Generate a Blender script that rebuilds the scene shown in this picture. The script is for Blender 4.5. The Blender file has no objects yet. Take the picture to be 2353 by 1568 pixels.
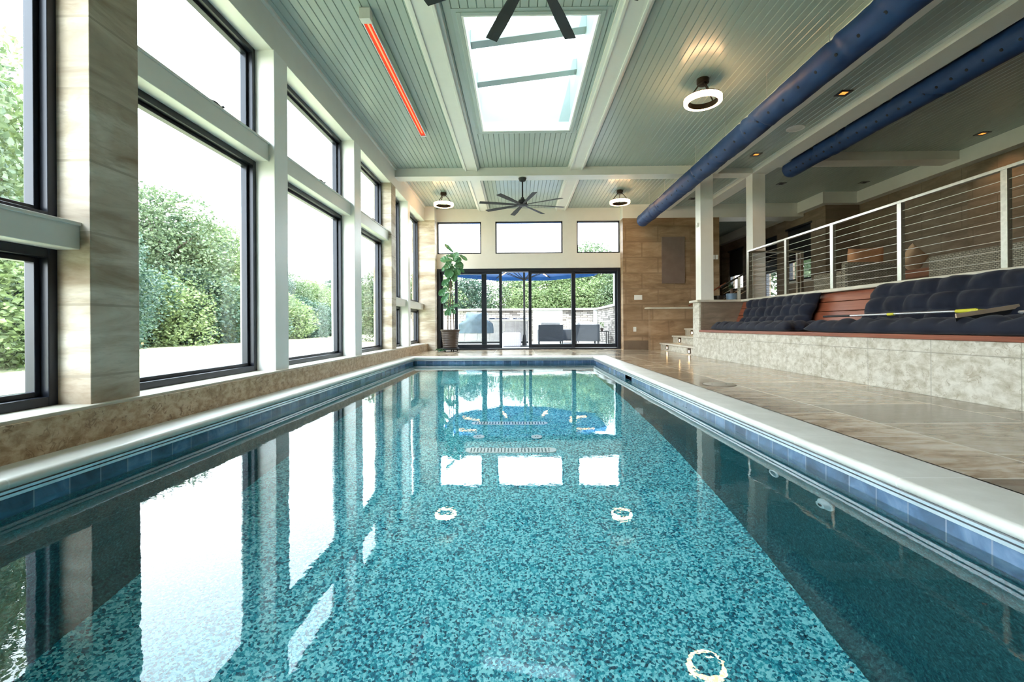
import bpy, bmesh, math, random
from mathutils import Vector, Matrix, noise
random.seed(7)
S = bpy.context.scene
COL = S.collection
PI = math.pi
R = math.radians

# ------------------------------------------------------------------ helpers
def props(o, label=None, cat=None, group=None, kind=None):
    if label: o['label'] = label
    if cat: o['category'] = cat
    if group: o['group'] = group
    if kind: o['kind'] = kind
    return o

def thing(name, label, cat, loc=(0, 0, 0), rotz=0, group=None):
    o = bpy.data.objects.new(name, None)
    o.empty_display_size = .1
    COL.objects.link(o)
    o.location = loc
    o.rotation_euler = (0, 0, rotz)
    return props(o, label, cat, group)

class MB:
    def __init__(s):
        s.v = []; s.f = []; s.m = []
    def add(s, vs, fs, mi=0):
        b = len(s.v)
        s.v += [tuple(v) for v in vs]
        for f in fs:
            s.f.append(tuple(b + i for i in f)); s.m.append(mi)
        return s
    def box(s, x0, x1, y0, y1, z0, z1, mi=0):
        vs = [(x, y, z) for z in (z0, z1) for y in (y0, y1) for x in (x0, x1)]
        return s.add(vs, [(0, 2, 3, 1), (4, 5, 7, 6), (0, 1, 5, 4), (2, 6, 7, 3), (0, 4, 6, 2), (1, 3, 7, 5)], mi)
    def obox(s, c, size, mat=None, mi=0):
        a, b, d = (q / 2 for q in size)
        mat = mat or Matrix.Identity(3)
        vs = [Vector(c) + mat @ Vector((x, y, z)) for z in (-d, d) for y in (-b, b) for x in (-a, a)]
        return s.add(vs, [(0, 2, 3, 1), (4, 5, 7, 6), (0, 1, 5, 4), (2, 6, 7, 3), (0, 4, 6, 2), (1, 3, 7, 5)], mi)
    def bar(s, p0, p1, w, h, up=(0, 0, 1), mi=0):
        p0, p1 = Vector(p0), Vector(p1)
        d = (p1 - p0); L = d.length; d.normalize()
        u = Vector(up); sd = d.cross(u).normalized(); u = sd.cross(d)
        m = Matrix((d, sd, u)).transposed()
        return s.obox((p0 + p1) / 2, (L, w, h), m, mi)
    def cyl(s, p0, p1, r0, r1=None, n=16, mi=0):
        if r1 is None: r1 = r0
        p0, p1 = Vector(p0), Vector(p1)
        d = (p1 - p0).normalized()
        a = d.orthogonal().normalized(); b = d.cross(a)
        vs = []
        for p, r in ((p0, r0), (p1, r1)):
            for i in range(n):
                t = 2 * PI * i / n
                vs.append(p + a * (r * math.cos(t)) + b * (r * math.sin(t)))
        fs = [(i, (i + 1) % n, n + (i + 1) % n, n + i) for i in range(n)]
        fs += [tuple(range(n - 1, -1, -1)), tuple(range(n, 2 * n))]
        return s.add(vs, fs, mi)
    def tube(s, pts, r, n=8, closed=False, mi=0):
        pts = [Vector(p) for p in pts]
        k = len(pts); rs = r if isinstance(r, (list, tuple)) else [r] * k
        vs = []; pa = None
        for i, p in enumerate(pts):
            if closed: d = pts[(i + 1) % k] - pts[i - 1]
            else: d = pts[min(i + 1, k - 1)] - pts[max(i - 1, 0)]
            d.normalize()
            a = d.orthogonal().normalized() if pa is None else (pa - d * pa.dot(d)).normalized()
            pa = a; b = d.cross(a)
            for j in range(n):
                t = 2 * PI * j / n
                vs.append(p + a * (rs[i] * math.cos(t)) + b * (rs[i] * math.sin(t)))
        fs = []
        for i in range(k if closed else k - 1):
            i2 = (i + 1) % k
            for j in range(n):
                fs.append((i * n + j, i * n + (j + 1) % n, i2 * n + (j + 1) % n, i2 * n + j))
        if not closed:
            fs += [tuple(range(n - 1, -1, -1)), tuple(range((k - 1) * n, k * n))]
        return s.add(vs, fs, mi)
    def lathe(s, prof, c=(0, 0, 0), n=32, mi=0, closed=False):
        vs = []
        for r, z in prof:
            for i in range(n):
                t = 2 * PI * i / n
                vs.append((c[0] + r * math.cos(t), c[1] + r * math.sin(t), c[2] + z))
        k = len(prof); fs = []
        for a in range(k if closed else k - 1):
            b = (a + 1) % k
            for i in range(n):
                j = (i + 1) % n
                fs.append((a * n + i, a * n + j, b * n + j, b * n + i))
        if not closed:
            fs += [tuple(range(n - 1, -1, -1)), tuple(range((k - 1) * n, k * n))]
        return s.add(vs, fs, mi)
    def prism(s, pts, axis, a0, a1, mi=0):
        # pts: 2D outline in the two other axes (x,y,z order kept)
        def mk(p, a):
            return {'x': (a, p[0], p[1]), 'y': (p[0], a, p[1]), 'z': (p[0], p[1], a)}[axis]
        k = len(pts)
        vs = [mk(p, a0) for p in pts] + [mk(p, a1) for p in pts]
        fs = [(i, (i + 1) % k, k + (i + 1) % k, k + i) for i in range(k)]
        fs += [tuple(range(k - 1, -1, -1)), tuple(range(k, 2 * k))]
        return s.add(vs, fs, mi)
    def grid(s, fn, nu, nv, mi=0, cu=False, cv=False):
        vs = [fn(u, v) for v in range(nv) for u in range(nu)]
        fs = []
        for v in range(nv if cv else nv - 1):
            for u in range(nu if cu else nu - 1):
                u2, v2 = (u + 1) % nu, (v + 1) % nv
                fs.append((v * nu + u, v * nu + u2, v2 * nu + u2, v2 * nu + u))
        return s.add(vs, fs, mi)
    def build(s, name, mat, parent=None, smooth=False, bevel=0, loc=None, kind=None, norm=True, seg=2):
        me = bpy.data.meshes.new(name)
        me.from_pydata(s.v, [], s.f)
        mats = mat if isinstance(mat, (list, tuple)) else [mat]
        for m in mats: me.materials.append(m)
        if len(mats) > 1:
            me.polygons.foreach_set('material_index', s.m)
        if norm:
            bm = bmesh.new(); bm.from_mesh(me)
            bmesh.ops.recalc_face_normals(bm, faces=bm.faces)
            bm.to_mesh(me); bm.free()
        if smooth:
            me.shade_smooth(); me.set_sharp_from_angle(angle=R(38))
        o = bpy.data.objects.new(name, me)
        COL.objects.link(o)
        if parent: o.parent = parent
        if loc: o.location = loc
        if bevel:
            b = o.modifiers.new('edge', 'BEVEL'); b.width = bevel; b.segments = seg; b.limit_method = 'ANGLE'
            b.harden_normals = False
        if kind: o['kind'] = kind
        return o

def struct(name, mb, mat, parent=None, **k):
    o = mb.build(name, mat, parent, **k)
    if parent is None: o['kind'] = 'structure'
    return o

def copy_tree(o, parent=None):
    c = o.copy(); COL.objects.link(c)
    if parent is not None: c.parent = parent
    for ch in o.children: copy_tree(ch, c)
    return c

def dup(root, loc, rotz=None, label=None, group=None):
    c = copy_tree(root)
    c.location = loc
    if rotz is not None: c.rotation_euler = (0, 0, rotz)
    if label: c['label'] = label
    if group: c['group'] = group
    return c

# ------------------------------------------------------------------ materials
class NT:
    def __init__(s, name):
        s.m = bpy.data.materials.new(name); s.m.use_nodes = True
        s.t = s.m.node_tree; s.t.nodes.clear()
        s.out = s.t.nodes.new('ShaderNodeOutputMaterial')
    def n(s, typ, **k):
        nd = s.t.nodes.new('ShaderNode' + typ)
        for a, v in k.items():
            if hasattr(nd, a) and a not in nd.inputs: setattr(nd, a, v)
            else: s.set(nd, a, v)
        return nd
    def set(s, nd, a, v):
        i = nd.inputs[a]
        if hasattr(v, 'links') or isinstance(v, bpy.types.NodeSocket): s.t.links.new(v, i)
        else: i.default_value = v
    def l(s, a, b): s.t.links.new(a, b)
    def co(s, kind='Object'):
        return s.n('TexCoord').outputs[kind]
    def mapping(s, vec, scale=(1, 1, 1), loc=(0, 0, 0), rot=(0, 0, 0)):
        m = s.n('Mapping'); s.l(vec, m.inputs['Vector'])
        m.inputs['Scale'].default_value = scale; m.inputs['Location'].default_value = loc
        m.inputs['Rotation'].default_value = rot
        return m.outputs[0]
    def noise(s, vec, scale, detail=4, rough=.55, dist=0, out='Fac'):
        t = s.n('TexNoise'); s.l(vec, t.inputs['Vector'])
        t.inputs['Scale'].default_value = scale; t.inputs['Detail'].default_value = detail
        t.inputs['Roughness'].default_value = rough; t.inputs['Distortion'].default_value = dist
        return t.outputs[out]
    def ramp(s, fac, stops, interp='LINEAR'):
        r = s.n('ValToRGB'); s.l(fac, r.inputs[0])
        e = r.color_ramp; e.interpolation = interp
        while len(e.elements) < len(stops): e.elements.new(.5)
        for el, (p, c) in zip(e.elements, stops):
            el.position = p
            el.color = (c, c, c, 1) if isinstance(c, (int, float)) else (*c, 1)
        return r.outputs[0]
    def mix(s, fac, a, b, typ='MIX'):
        x = s.n('Mix', data_type='RGBA', blend_type=typ)
        for i, v in ((0, fac), (6, a), (7, b)):
            if isinstance(v, bpy.types.NodeSocket): s.l(v, x.inputs[i])
            elif isinstance(v, (int, float)): x.inputs[i].default_value = v
            else: x.inputs[i].default_value = (*v, 1)
        return x.outputs[2]
    def math(s, op, a, b=0., c=None):
        x = s.n('Math', operation=op)
        for i, v in enumerate((a, b) if c is None else (a, b, c)):
            if isinstance(v, bpy.types.NodeSocket): s.l(v, x.inputs[i])
            else: x.inputs[i].default_value = v
        return x.outputs[0]
    def bump(s, h, strength=.3, dist=.01):
        b = s.n('Bump'); s.l(h, b.inputs['Height'])
        b.inputs['Strength'].default_value = strength; b.inputs['Distance'].default_value = dist
        return b.outputs[0]
    def done(s, color=None, rough=.5, metal=0, normal=None, spec=.5, **k):
        p = s.n('BsdfPrincipled')
        for a, v in (('Base Color', color), ('Roughness', rough), ('Metallic', metal), ('Specular IOR Level', spec)):
            if v is None: continue
            if isinstance(v, bpy.types.NodeSocket): s.l(v, p.inputs[a])
            elif isinstance(v, (int, float)): p.inputs[a].default_value = v
            else: p.inputs[a].default_value = (*v, 1)
        if normal is not None: s.l(normal, p.inputs['Normal'])
        for a, v in k.items():
            p.inputs[a.replace('_', ' ')].default_value = v
        s.l(p.outputs[0], s.out.inputs[0])
        return s.m
    def xz(s, vec):
        # (x + y, z) so that axis-aligned walls of either direction share one course layout
        sp = s.n('SeparateXYZ'); s.l(vec, sp.inputs[0])
        h = s.math('ADD', sp.outputs[0], sp.outputs[1])
        cb = s.n('CombineXYZ'); s.l(h, cb.inputs[0]); s.l(sp.outputs[2], cb.inputs[1])
        return cb.outputs[0]
    def brick(s, vec, w, h, mortar, offset=.5, bias=0, c1=(0, 0, 0), c2=(1, 1, 1), cm=(0, 0, 0), smooth=.1):
        b = s.n('TexBrick'); s.l(vec, b.inputs['Vector'])
        b.offset = offset
        i = b.inputs
        i['Scale'].default_value = 1; i['Brick Width'].default_value = w; i['Row Height'].default_value = h
        i['Mortar Size'].default_value = mortar; i['Mortar Smooth'].default_value = smooth; i['Bias'].default_value = bias
        i['Color1'].default_value = (*c1, 1); i['Color2'].default_value = (*c2, 1); i['Mortar'].default_value = (*cm, 1)
        return b.outputs['Color'], b.outputs['Fac']

def plain(name, col, rough=.5, metal=0, spec=.5, var=.08, scale=6, bump=0, bscale=80, **k):
    t = NT(name); v = t.co()
    n = t.noise(v, scale, 3)
    c = t.mix(t.ramp(n, [(.3, 0), (.7, 1)]), tuple(q * (1 - var) for q in col), tuple(min(1, q * (1 + var)) for q in col))
    nm = t.bump(t.noise(v, bscale, 3), bump, .005) if bump else None
    return t.done(c, rough, metal, nm, spec, **k)

def emit(name, col, strength, base=None):
    t = NT(name); v = t.co()
    n = t.noise(v, 3, 1)
    e = t.n('Emission'); e.inputs[0].default_value = (*col, 1)
    t.l(t.math('MULTIPLY', t.math('ADD', t.math('MULTIPLY', n, .1), .95), strength), e.inputs[1])
    t.l(e.outputs[0], t.out.inputs[0])
    return t.m

MAT = {}
def both_sides(t, ior):
    # same reflectance on entering and leaving the sheet
    g = t.n('NewGeometry'); b = g.outputs['Backfacing']
    return t.math('ADD', t.math('MULTIPLY', b, 1 / ior - ior), ior)
def mats():
    m = MAT
    m['white'] = plain('white_paint', (.76, .745, .69), .42, var=.02)
    m['trimwhite'] = plain('bright_white_paint', (.82, .82, .79), .4, var=.02)
    m['teal'] = plain('sage_board_paint', (.37, .435, .395), .27, var=.03, scale=2)
    m['black'] = plain('black_aluminium', (.018, .022, .032), .32, .3, var=.1)
    m['fanblack'] = plain('matte_black_metal', (.022, .024, .026), .6, .0, .3)
    m['steel'] = plain('brushed_steel', (.62, .61, .57), .3, 1, var=.1, scale=30)
    m['bronze'] = plain('dark_bronze', (.07, .045, .032), .4, .7)
    m['switch'] = plain('white_plastic', (.8, .79, .75), .4, var=.01)
    m['pvc'] = plain('pool_white_plastic', (.85, .9, .9), .4, var=.01)
    # --- limestone blocks
    def limestone(name, lo, mid, hi, jz, w=.78, off=.5, stain=.5, rough=.62, mort=.007, soft=.1):
        t = NT(name); v = t.co()
        st = t.mapping(v, (1.3, 1.3, 5))
        n1 = t.noise(st, 1.1, 6, .6, .6)
        n2 = t.noise(t.mapping(v, (5, 5, 30)), 1.5, 5, .65, .3)
        n3 = t.noise(v, 1.2, 3)
        c = t.ramp(n1, [(.3, lo), (.5, mid), (.68, hi)])
        c = t.mix(t.math('MULTIPLY', t.ramp(n2, [(.52, 0), (.75, 1)]), .35), c, tuple(q * .5 for q in lo))
        c = t.mix(t.math('MULTIPLY', t.ramp(n3, [(.45, 0), (.7, 1)]), stain), c, (lo[0] * .9, lo[1] * .78, lo[2] * .6))
        bv = t.mapping(t.xz(v), (1, 1, 1), (3.9, -jz, 0))
        bc, bf = t.brick(bv, w, .392, mort, off, smooth=soft)
        bw = t.n('RGBToBW'); t.l(bc, bw.inputs[0])
        c = t.mix(t.math('MULTIPLY', bw.outputs[0], .25), c, hi)
        c = t.mix(t.math('MULTIPLY', bf, .75), c, tuple(q * .72 for q in mid))
        h = t.math('SUBTRACT', t.math('MULTIPLY', n2, .25), t.math('MULTIPLY', bf, 1.2))
        return t.done(c, rough, 0, t.bump(h, .35, .006), .35)
    m['lime'] = limestone('pale_limestone_block', (.25, .175, .105), (.50, .42, .32), (.74, .69, .60), .34, 60, 0, .5)
    m['limewarm'] = limestone('lamp_warmed_limestone_block', (.17, .10, .05), (.32, .21, .12), (.45, .32, .205), .34, .8, .5, .55, mort=.03, soft=1.)  # brown stone, with the warm glow of the lamps put into its colour
    m['limedark'] = limestone('brown_limestone_block', (.15, .112, .078), (.23, .178, .13), (.32, .255, .19), .34, .8, .5, .4)
    # --- coral stone tiles
    def coral(name, base, light, dark, w, h, jx, jz, mort, amt=.6, sc=9, grout=None):
        t = NT(name); v = t.co()
        n1 = t.noise(t.mapping(v, (1, 1, 1.5)), sc * 1.7, 5, .66, .35)
        n0 = t.noise(v, 2.2, 2)
        c = t.ramp(t.math('ADD', t.math('MULTIPLY', n1, .8), t.math('MULTIPLY', n0, .2)), [(.34, tuple((q + w_) / 2 for q, w_ in zip(dark, base))), (.43, base), (.58, light), (.75, tuple(min(1, q * 1.1) for q in light))])
        n2 = t.noise(v, sc * 1.9, 2, .5, 1.3)
        cr = t.math('MULTIPLY', t.ramp(n2, [(.57, 0), (.60, 1), (.62, 1), (.65, 0)]), t.ramp(t.noise(v, sc * 1.3, 1), [(.46, 0), (.52, 1)]))
        n4 = t.noise(v, 2.3, 2)
        c = t.mix(t.math('MULTIPLY', t.math('MULTIPLY', cr, amt), t.ramp(n4, [(.3, .55), (.6, 1)])), c, dark)
        n3 = t.noise(v, sc * 3.3, 3, .6, 1.0)
        c = t.mix(t.math('MULTIPLY', t.ramp(n3, [(.62, 0), (.70, 1)]), amt * .8), c, tuple(q * .8 for q in dark))
        hh = t.math('MULTIPLY', cr, -.4)
        if w:
            bv = t.mapping(t.xz(v), (1, 1, 1), (-jx, -jz, 0))
            bc, bf = t.brick(bv, w, h, mort, 0)
            c = t.mix(t.math('MULTIPLY', bf, .7), c, grout or tuple(q * .55 for q in base))
            hh = t.math('SUBTRACT', hh, bf)
        return t.done(c, .5, 0, t.bump(hh, .3, .004), .4)
    m['coral'] = coral('tan_coral_stone', (.36, .235, .125), (.55, .41, .265), (.20, .115, .055), 0, 0, 0, 0, 0, .9, 8)
    m['corallight'] = coral('pale_coral_tile', (.45, .415, .33), (.62, .59, .51), (.30, .25, .175), .68, .36, .44, 0, .004, .6, 6)
    m['patiostone'] = None
    # --- deck tile
    t = NT('polished_travertine_tile'); v = t.co()
    rv = t.mapping(v, (1, 1, 1), (.12, -1.77 + .5, 0), (0, 0, R(90)))
    bc, bf = t.brick(rv, .665, .905, .0065, .5)
    bw = t.n('RGBToBW'); t.l(bc, bw.inputs[0])
    n1 = t.noise(t.mapping(v, (1.0, 3.0, 1)), 2.2, 6, .62, 1.0)
    n2 = t.noise(t.mapping(v, (1, 2.2, 1)), 9, 5, .65, .8)
    k = t.math('ADD', t.math('MULTIPLY', n1, .75), t.math('MULTIPLY', n2, .35))
    c = t.ramp(k, [(.36, (.15, .09, .05)), (.49, (.36, .25, .15)), (.58, (.56, .44, .31)), (.72, (.74, .65, .54))])
    c = t.mix(t.math('MULTIPLY', t.math('POWER', t.math('SUBTRACT', 1., bw.outputs[0]), 1.6), .8), c, (.17, .13, .09))
    c = t.mix(t.math('MULTIPLY', bf, .9), c, (.72, .64, .52))
    m['floor'] = t.done(c, t.math('ADD', t.math('MULTIPLY', n2, .2), .06), 0, t.bump(t.math('SUBTRACT', t.math('MULTIPLY', n1, .1), bf), .12, .003), .42)
    m['loftfloor'] = plain('loft_floor_tile', (.2, .15, .1), .3, var=.3)
    # --- coping
    t = NT('honed_limestone_coping'); v = t.co()
    n = t.noise(v, 5, 5, .6)
    c = t.ramp(n, [(.3, (.62, .60, .54)), (.7, (.76, .745, .69))])
    bc, bf = t.brick(t.mapping(v, (1, 1, 1), (-.17, .05, 0), (0, 0, R(90))), .655, 12, .0035, 0)
    bc2, bf2 = t.brick(t.mapping(v, (1, 1, 1), (.1, 5, 0)), .655, 30, .0035, 0)
    m['copingY'] = t.done(t.mix(t.math('MULTIPLY', bf, .7), c, (.86, .85, .82)), .38, 0, t.bump(t.math('SUBTRACT', t.math('MULTIPLY', n, .2), t.math('MULTIPLY', bf, .6)), .15, .004), .5)
    t = NT('honed_limestone_coping_end'); v = t.co()
    n = t.noise(v, 5, 5, .6)
    c = t.ramp(n, [(.3, (.62, .60, .54)), (.7, (.76, .745, .69))])
    bc, bf = t.brick(t.mapping(v, (1, 1, 1), (.1, 5, 0)), .655, 30, .0035, 0)
    m['copingX'] = t.done(t.mix(t.math('MULTIPLY', bf, .7), c, (.86, .85, .82)), .38, 0, t.bump(t.math('SUBTRACT', t.math('MULTIPLY', n, .2), t.math('MULTIPLY', bf, .6)), .15, .004), .5)
    m['ledge'] = plain('limestone_cap', (.58, .54, .45), .45, var=.12, scale=5)
    # --- waterline tile
    t = NT('blue_slate_tile'); v = t.co()
    bc, bf = t.brick(t.mapping(t.xz(v), (1, 1, 1), (0, .075, 0)), .155, .155, .003, 0)
    bw = t.n('RGBToBW'); t.l(bc, bw.inputs[0])
    n = t.noise(v, 9, 5, .6, .5)
    c = t.ramp(t.math('ADD', t.math('MULTIPLY', n, .7), t.math('MULTIPLY', bw.outputs[0], .3)), [(.3, (.035, .062, .11)), (.55, (.075, .14, .25)), (.8, (.2, .30, .46))])
    c = t.mix(t.math('MULTIPLY', bf, .7), c, (.30, .35, .45))
    m['pooltile'] = t.done(c, .22, 0, None, .5)
    # --- pebble plaster
    t = NT('teal_pebble_plaster'); v = t.co()
    vo = t.n('TexVoronoi', feature='F1'); t.l(t.mapping(v, (1, 1, 1)), vo.inputs['Vector']); vo.inputs['Scale'].default_value = 95
    sp = t.n('SeparateColor'); t.l(vo.outputs['Color'], sp.inputs[0])
    n2 = t.noise(v, 75, 3, .7, .6)
    n3 = t.noise(v, 1.1, 3)
    k = t.math('ADD', t.math('ADD', t.math('MULTIPLY', sp.outputs[0], .5), t.math('MULTIPLY', n2, .62)), t.math('MULTIPLY', n3, .14))
    c = t.ramp(k, [(.34, (.002, .045, .08)), (.49, (.004, .22, .31)), (.62, (.045, .52, .60)), (.80, (.38, .90, .90))])
    t2 = NT('darker_wall_pebble'); v2 = t2.co()  # pool walls: pebble toned darker and greyer than on the floor
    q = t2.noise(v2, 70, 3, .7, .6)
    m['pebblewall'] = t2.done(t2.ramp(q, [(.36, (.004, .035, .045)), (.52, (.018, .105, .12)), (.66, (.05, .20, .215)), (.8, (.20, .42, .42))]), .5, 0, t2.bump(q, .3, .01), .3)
    m['pebble'] = t.done(c, .5, 0, t.bump(k, .4, .01), .3)
    # --- water
    t = NT('pool_water'); v = t.co()
    n1 = t.noise(t.mapping(v, (1, .55, 1)), 1.3, 2, .5, .4)
    n2 = t.noise(t.mapping(v, (1, .5, 1)), 13, 2, .5, .3)
    n3 = t.noise(v, 34, 2, .5)
    h = t.math('ADD', t.math('ADD', t.math('MULTIPLY', n1, 1.), t.math('MULTIPLY', n2, .07)), t.math('MULTIPLY', n3, .03))
    bm_ = t.bump(h, .17, .02)
    gl = t.n('BsdfGlass'); gl.inputs['Roughness'].default_value = 0; gl.inputs['IOR'].default_value = 1.333; t.l(bm_, gl.inputs['Normal'])
    gl.inputs[0].default_value = (.93, .99, 1, 1)
    t.l(gl.outputs[0], t.out.inputs[0]); m['water'] = t.m
    # --- glass
    t = NT('window_glass'); v = t.co()
    fr = t.n('Fresnel'); t.l(both_sides(t, 1.27), fr.inputs['IOR'])
    tr = t.n('BsdfTransparent')
    t.l(t.mix(t.noise(v, 2, 2), (.945, .962, .955), (.955, .968, .962)), tr.inputs[0])
    gl = t.n('BsdfGlossy'); gl.inputs['Roughness'].default_value = 0
    mx = t.n('MixShader'); t.l(fr.outputs[0], mx.inputs[0]); t.l(tr.outputs[0], mx.inputs[1]); t.l(gl.outputs[0], mx.inputs[2])
    t.l(mx.outputs[0], t.out.inputs[0]); m['glass'] = t.m
    t = NT('tinted_skylight_glass'); v = t.co()
    fr = t.n('Fresnel'); t.l(both_sides(t, 1.27), fr.inputs['IOR'])
    tr = t.n('BsdfTransparent')
    t.l(t.mix(t.noise(v, 2, 2), (.42, .46, .455), (.44, .48, .475)), tr.inputs[0])
    gl = t.n('BsdfGlossy'); gl.inputs['Roughness'].default_value = 0
    mx = t.n('MixShader'); t.l(fr.outputs[0], mx.inputs[0]); t.l(tr.outputs[0], mx.inputs[1]); t.l(gl.outputs[0], mx.inputs[2])
    t.l(mx.outputs[0], t.out.inputs[0]); m['skyglass'] = t.m
    # --- blue duct fabric
    t = NT('navy_duct_fabric'); v = t.co()
    n = t.noise(v, 3, 4, .6)
    w = t.noise(v, 400, 2)
    c = t.ramp(n, [(.3, (.010, .032, .105)), (.7, (.018, .055, .165))])
    m['duct'] = t.done(c, .55, 0, t.bump(w, .1, .001), .3)
    m['hole'] = plain('duct_air_hole', (.006, .008, .015), .8)
    # --- red wood
    def wood(name, a, b, axis=(1, .06, 1), rough=.35):
        t = NT(name); v = t.co()
        n = t.noise(t.mapping(v, (22 * axis[0], 22 * axis[1], 22 * axis[2])), 1.3, 6, .6, 1.2)
        n2 = t.noise(t.mapping(v, (3, .6, 3)), 1.5, 3)
        k = t.math('ADD', t.math('MULTIPLY', n, .6), t.math('MULTIPLY', n2, .4))
        return t.done(t.ramp(k, [(.3, a), (.7, b)]), rough, 0, t.bump(n, .08, .002), .45)
    m['redwood'] = wood('red_hardwood_plank', (.14, .035, .018), (.33, .105, .055))
    m['paleblade'] = plain('pale_wood_edge', (.55, .42, .30), .5)
    # --- fabrics
    def fabric(name, a, b, sc=300, rough=.85):
        t = NT(name); v = t.co()
        n = t.noise(v, 5, 4, .6)
        wv = t.n('TexWave'); t.l(v, wv.inputs['Vector']); wv.inputs['Scale'].default_value = sc
        return t.done(t.ramp(n, [(.3, a), (.7, b)]), rough, 0, t.bump(wv.outputs['Fac'], .08, .001), .25, Sheen_Weight=.1)
    m['navy'] = fabric('navy_cushion_cloth', (.0065, .0085, .018), (.011, .015, .030))
    m['orange'] = fabric('terracotta_pillow_cloth', (.50, .24, .12), (.62, .32, .17))
    m['beigecloth'] = fabric('tan_pillow_cloth', (.50, .33, .20), (.6, .42, .27))
    m['rust'] = fabric('brown_seat_cloth', (.16, .07, .04), (.22, .10, .06))
    m['greycloth'] = fabric('grey_outdoor_cloth', (.42, .43, .44), (.55, .56, .57))
    m['cover'] = plain('grey_blue_vinyl_cover', (.055, .085, .11), .4, var=.25, scale=5, bump=.5, bscale=14)
    m['tarp'] = plain('black_plastic_tarp', (.012, .016, .03), .3, var=.3, bump=.8, bscale=16)
    m['umbrella'] = fabric('blue_umbrella_canvas', (.018, .09, .30), (.028, .13, .40))
    # --- wicker
    def wicker(name, a, b, sc=1.):
        t = NT(name); v = t.co()
        w1 = t.n('TexBrick'); t.l(t.xz(v), w1.inputs['Vector'])
        w1.inputs['Scale'].default_value = 1; w1.inputs['Brick Width'].default_value = .05 * sc; w1.inputs['Row Height'].default_value = .022 * sc
        w1.inputs['Mortar Size'].default_value = .004 * sc; w1.inputs['Color1'].default_value = (*a, 1); w1.inputs['Color2'].default_value = (*b, 1)
        w1.inputs['Mortar'].default_value = (*[q * .3 for q in a], 1)
        return t.done(w1.outputs[0], .6, 0, t.bump(t.math('SUBTRACT', 1., w1.outputs['Fac']), .6, .006), .3)
    m['wicker'] = wicker('grey_wicker', (.30, .28, .22), (.44, .41, .33))
    m['rattan'] = wicker('charcoal_rattan', (.055, .068, .085), (.085, .10, .125), .6)
    # --- plants
    def leaf(name, a, b, back, rough=.4, sc=3, trans=.25):
        t = NT(name); v = t.co()
        n = t.noise(v, sc, 3, .6)
        g = t.n('NewGeometry')
        c = t.mix(g.outputs['Backfacing'], t.ramp(n, [(.35, a), (.68, b)]), back)
        p = t.n('BsdfPrincipled'); t.l(c, p.inputs['Base Color']); p.inputs['Roughness'].default_value = rough
        tl = t.n('BsdfTranslucent'); t.l(c, tl.inputs[0])
        mx = t.n('MixShader'); mx.inputs[0].default_value = trans
        t.l(p.outputs[0], mx.inputs[1]); t.l(tl.outputs[0], mx.inputs[2]); t.l(mx.outputs[0], t.out.inputs[0])
        return t.m
    m['figleaf'] = leaf('fig_leaf', (.015, .085, .035), (.055, .19, .075), (.06, .18, .07), .3, 5, .12)
    m['fern'] = leaf('fern_leaf', (.01, .035, .012), (.03, .075, .025), (.02, .06, .02), .5, 5)
    m['leafa'] = leaf('oak_leaf', (.034, .068, .034), (.14, .19, .10), (.11, .155, .075), .5, .9, .3)
    m['leafb'] = leaf('dark_cedar_leaf', (.016, .046, .036), (.065, .12, .085), (.055, .10, .06), .5, .9, .25)
    m['leafc'] = leaf('young_maple_leaf', (.065, .11, .04), (.21, .27, .125), (.17, .23, .09), .5, .9, .35)
    m['bark'] = plain('grey_bark', (.13, .105, .08), .85, var=.4, scale=8, bump=.6, bscale=30)
    m['stem'] = plain('fig_stem_bark', (.14, .085, .06), .7, var=.3)
    m['soil'] = plain('potting_soil', (.04, .028, .02), .95, bump=.6)
    m['pot'] = plain('brown_glazed_pot', (.085, .062, .052), .35, var=.25, scale=3)
    m['bluepot'] = plain('blue_grey_pot', (.14, .22, .32), .45)
    m['darkbowl'] = plain('black_bowl', (.012, .011, .010), .4)
    t = NT('lawn_grass'); v = t.co()
    n = t.noise(v, .5, 4); n2 = t.noise(v, 14, 4, .7)
    k = t.math('ADD', t.math('MULTIPLY', n, .5), t.math('MULTIPLY', n2, .5))
    m['lawn'] = t.done(t.ramp(k, [(.3, (.22, .235, .12)), (.7, (.42, .42, .27))]), .9, 0, t.bump(n2, .5, .03), .2)
    # --- patio
    t = NT('stacked_ledgestone'); v = t.co()
    dv = t.mix(.03, v, t.noise(v, 5, 3, out='Color'), 'ADD')
    bc, bf = t.brick(t.xz(dv), .34, .085, .008, .37, 0, (.16, .14, .125), (.46, .41, .36), (.05, .045, .04))
    m['patiostone'] = t.done(bc, .8, 0, t.bump(t.math('SUBTRACT', t.noise(v, 12, 4), bf), .6, .03), .2)
    m['paver'] = plain('pale_patio_paver', (.33, .33, .32), .6, var=.1)
    m['plaster'] = plain('white_patio_plaster', (.50, .49, .46), .7, var=.03)
    m['stainless'] = plain('stainless_door', (.32, .31, .30), .35, .6, var=.15)
    m['pouf'] = plain('white_pouf_vinyl', (.42, .41, .45), .5, var=.02)
    m['led'] = emit('warm_led', (1, .52, .2), 14)
    # --- lamps
    m['ring'] = emit('warm_ring_diffuser', (1, .58, .28), 22)
    m['downlight'] = emit('amber_lamp', (1, .33, .06), .8)
    m['step'] = emit('amber_step_lamp', (1, .62, .28), 22)
    m['heat'] = emit('glowing_heater_tube', (1, .085, .035), .5)
    m['heatcore'] = emit('glowing_heater_core', (1, .5, .22), .55)
    m['yellow'] = plain('yellow_plastic', (.62, .58, .04), .35)
    m['alu'] = plain('anodised_aluminium', (.72, .74, .78), .3, .8)
    m['panel'] = fabric('brown_acoustic_cloth', (.15, .105, .085), (.18, .13, .105))
    m['speaker'] = plain('white_speaker_grille', (.72, .71, .66), .6, bump=.4, bscale=300)
    m['dark'] = plain('dark_room_beyond', (.03, .028, .026), .8)
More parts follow.
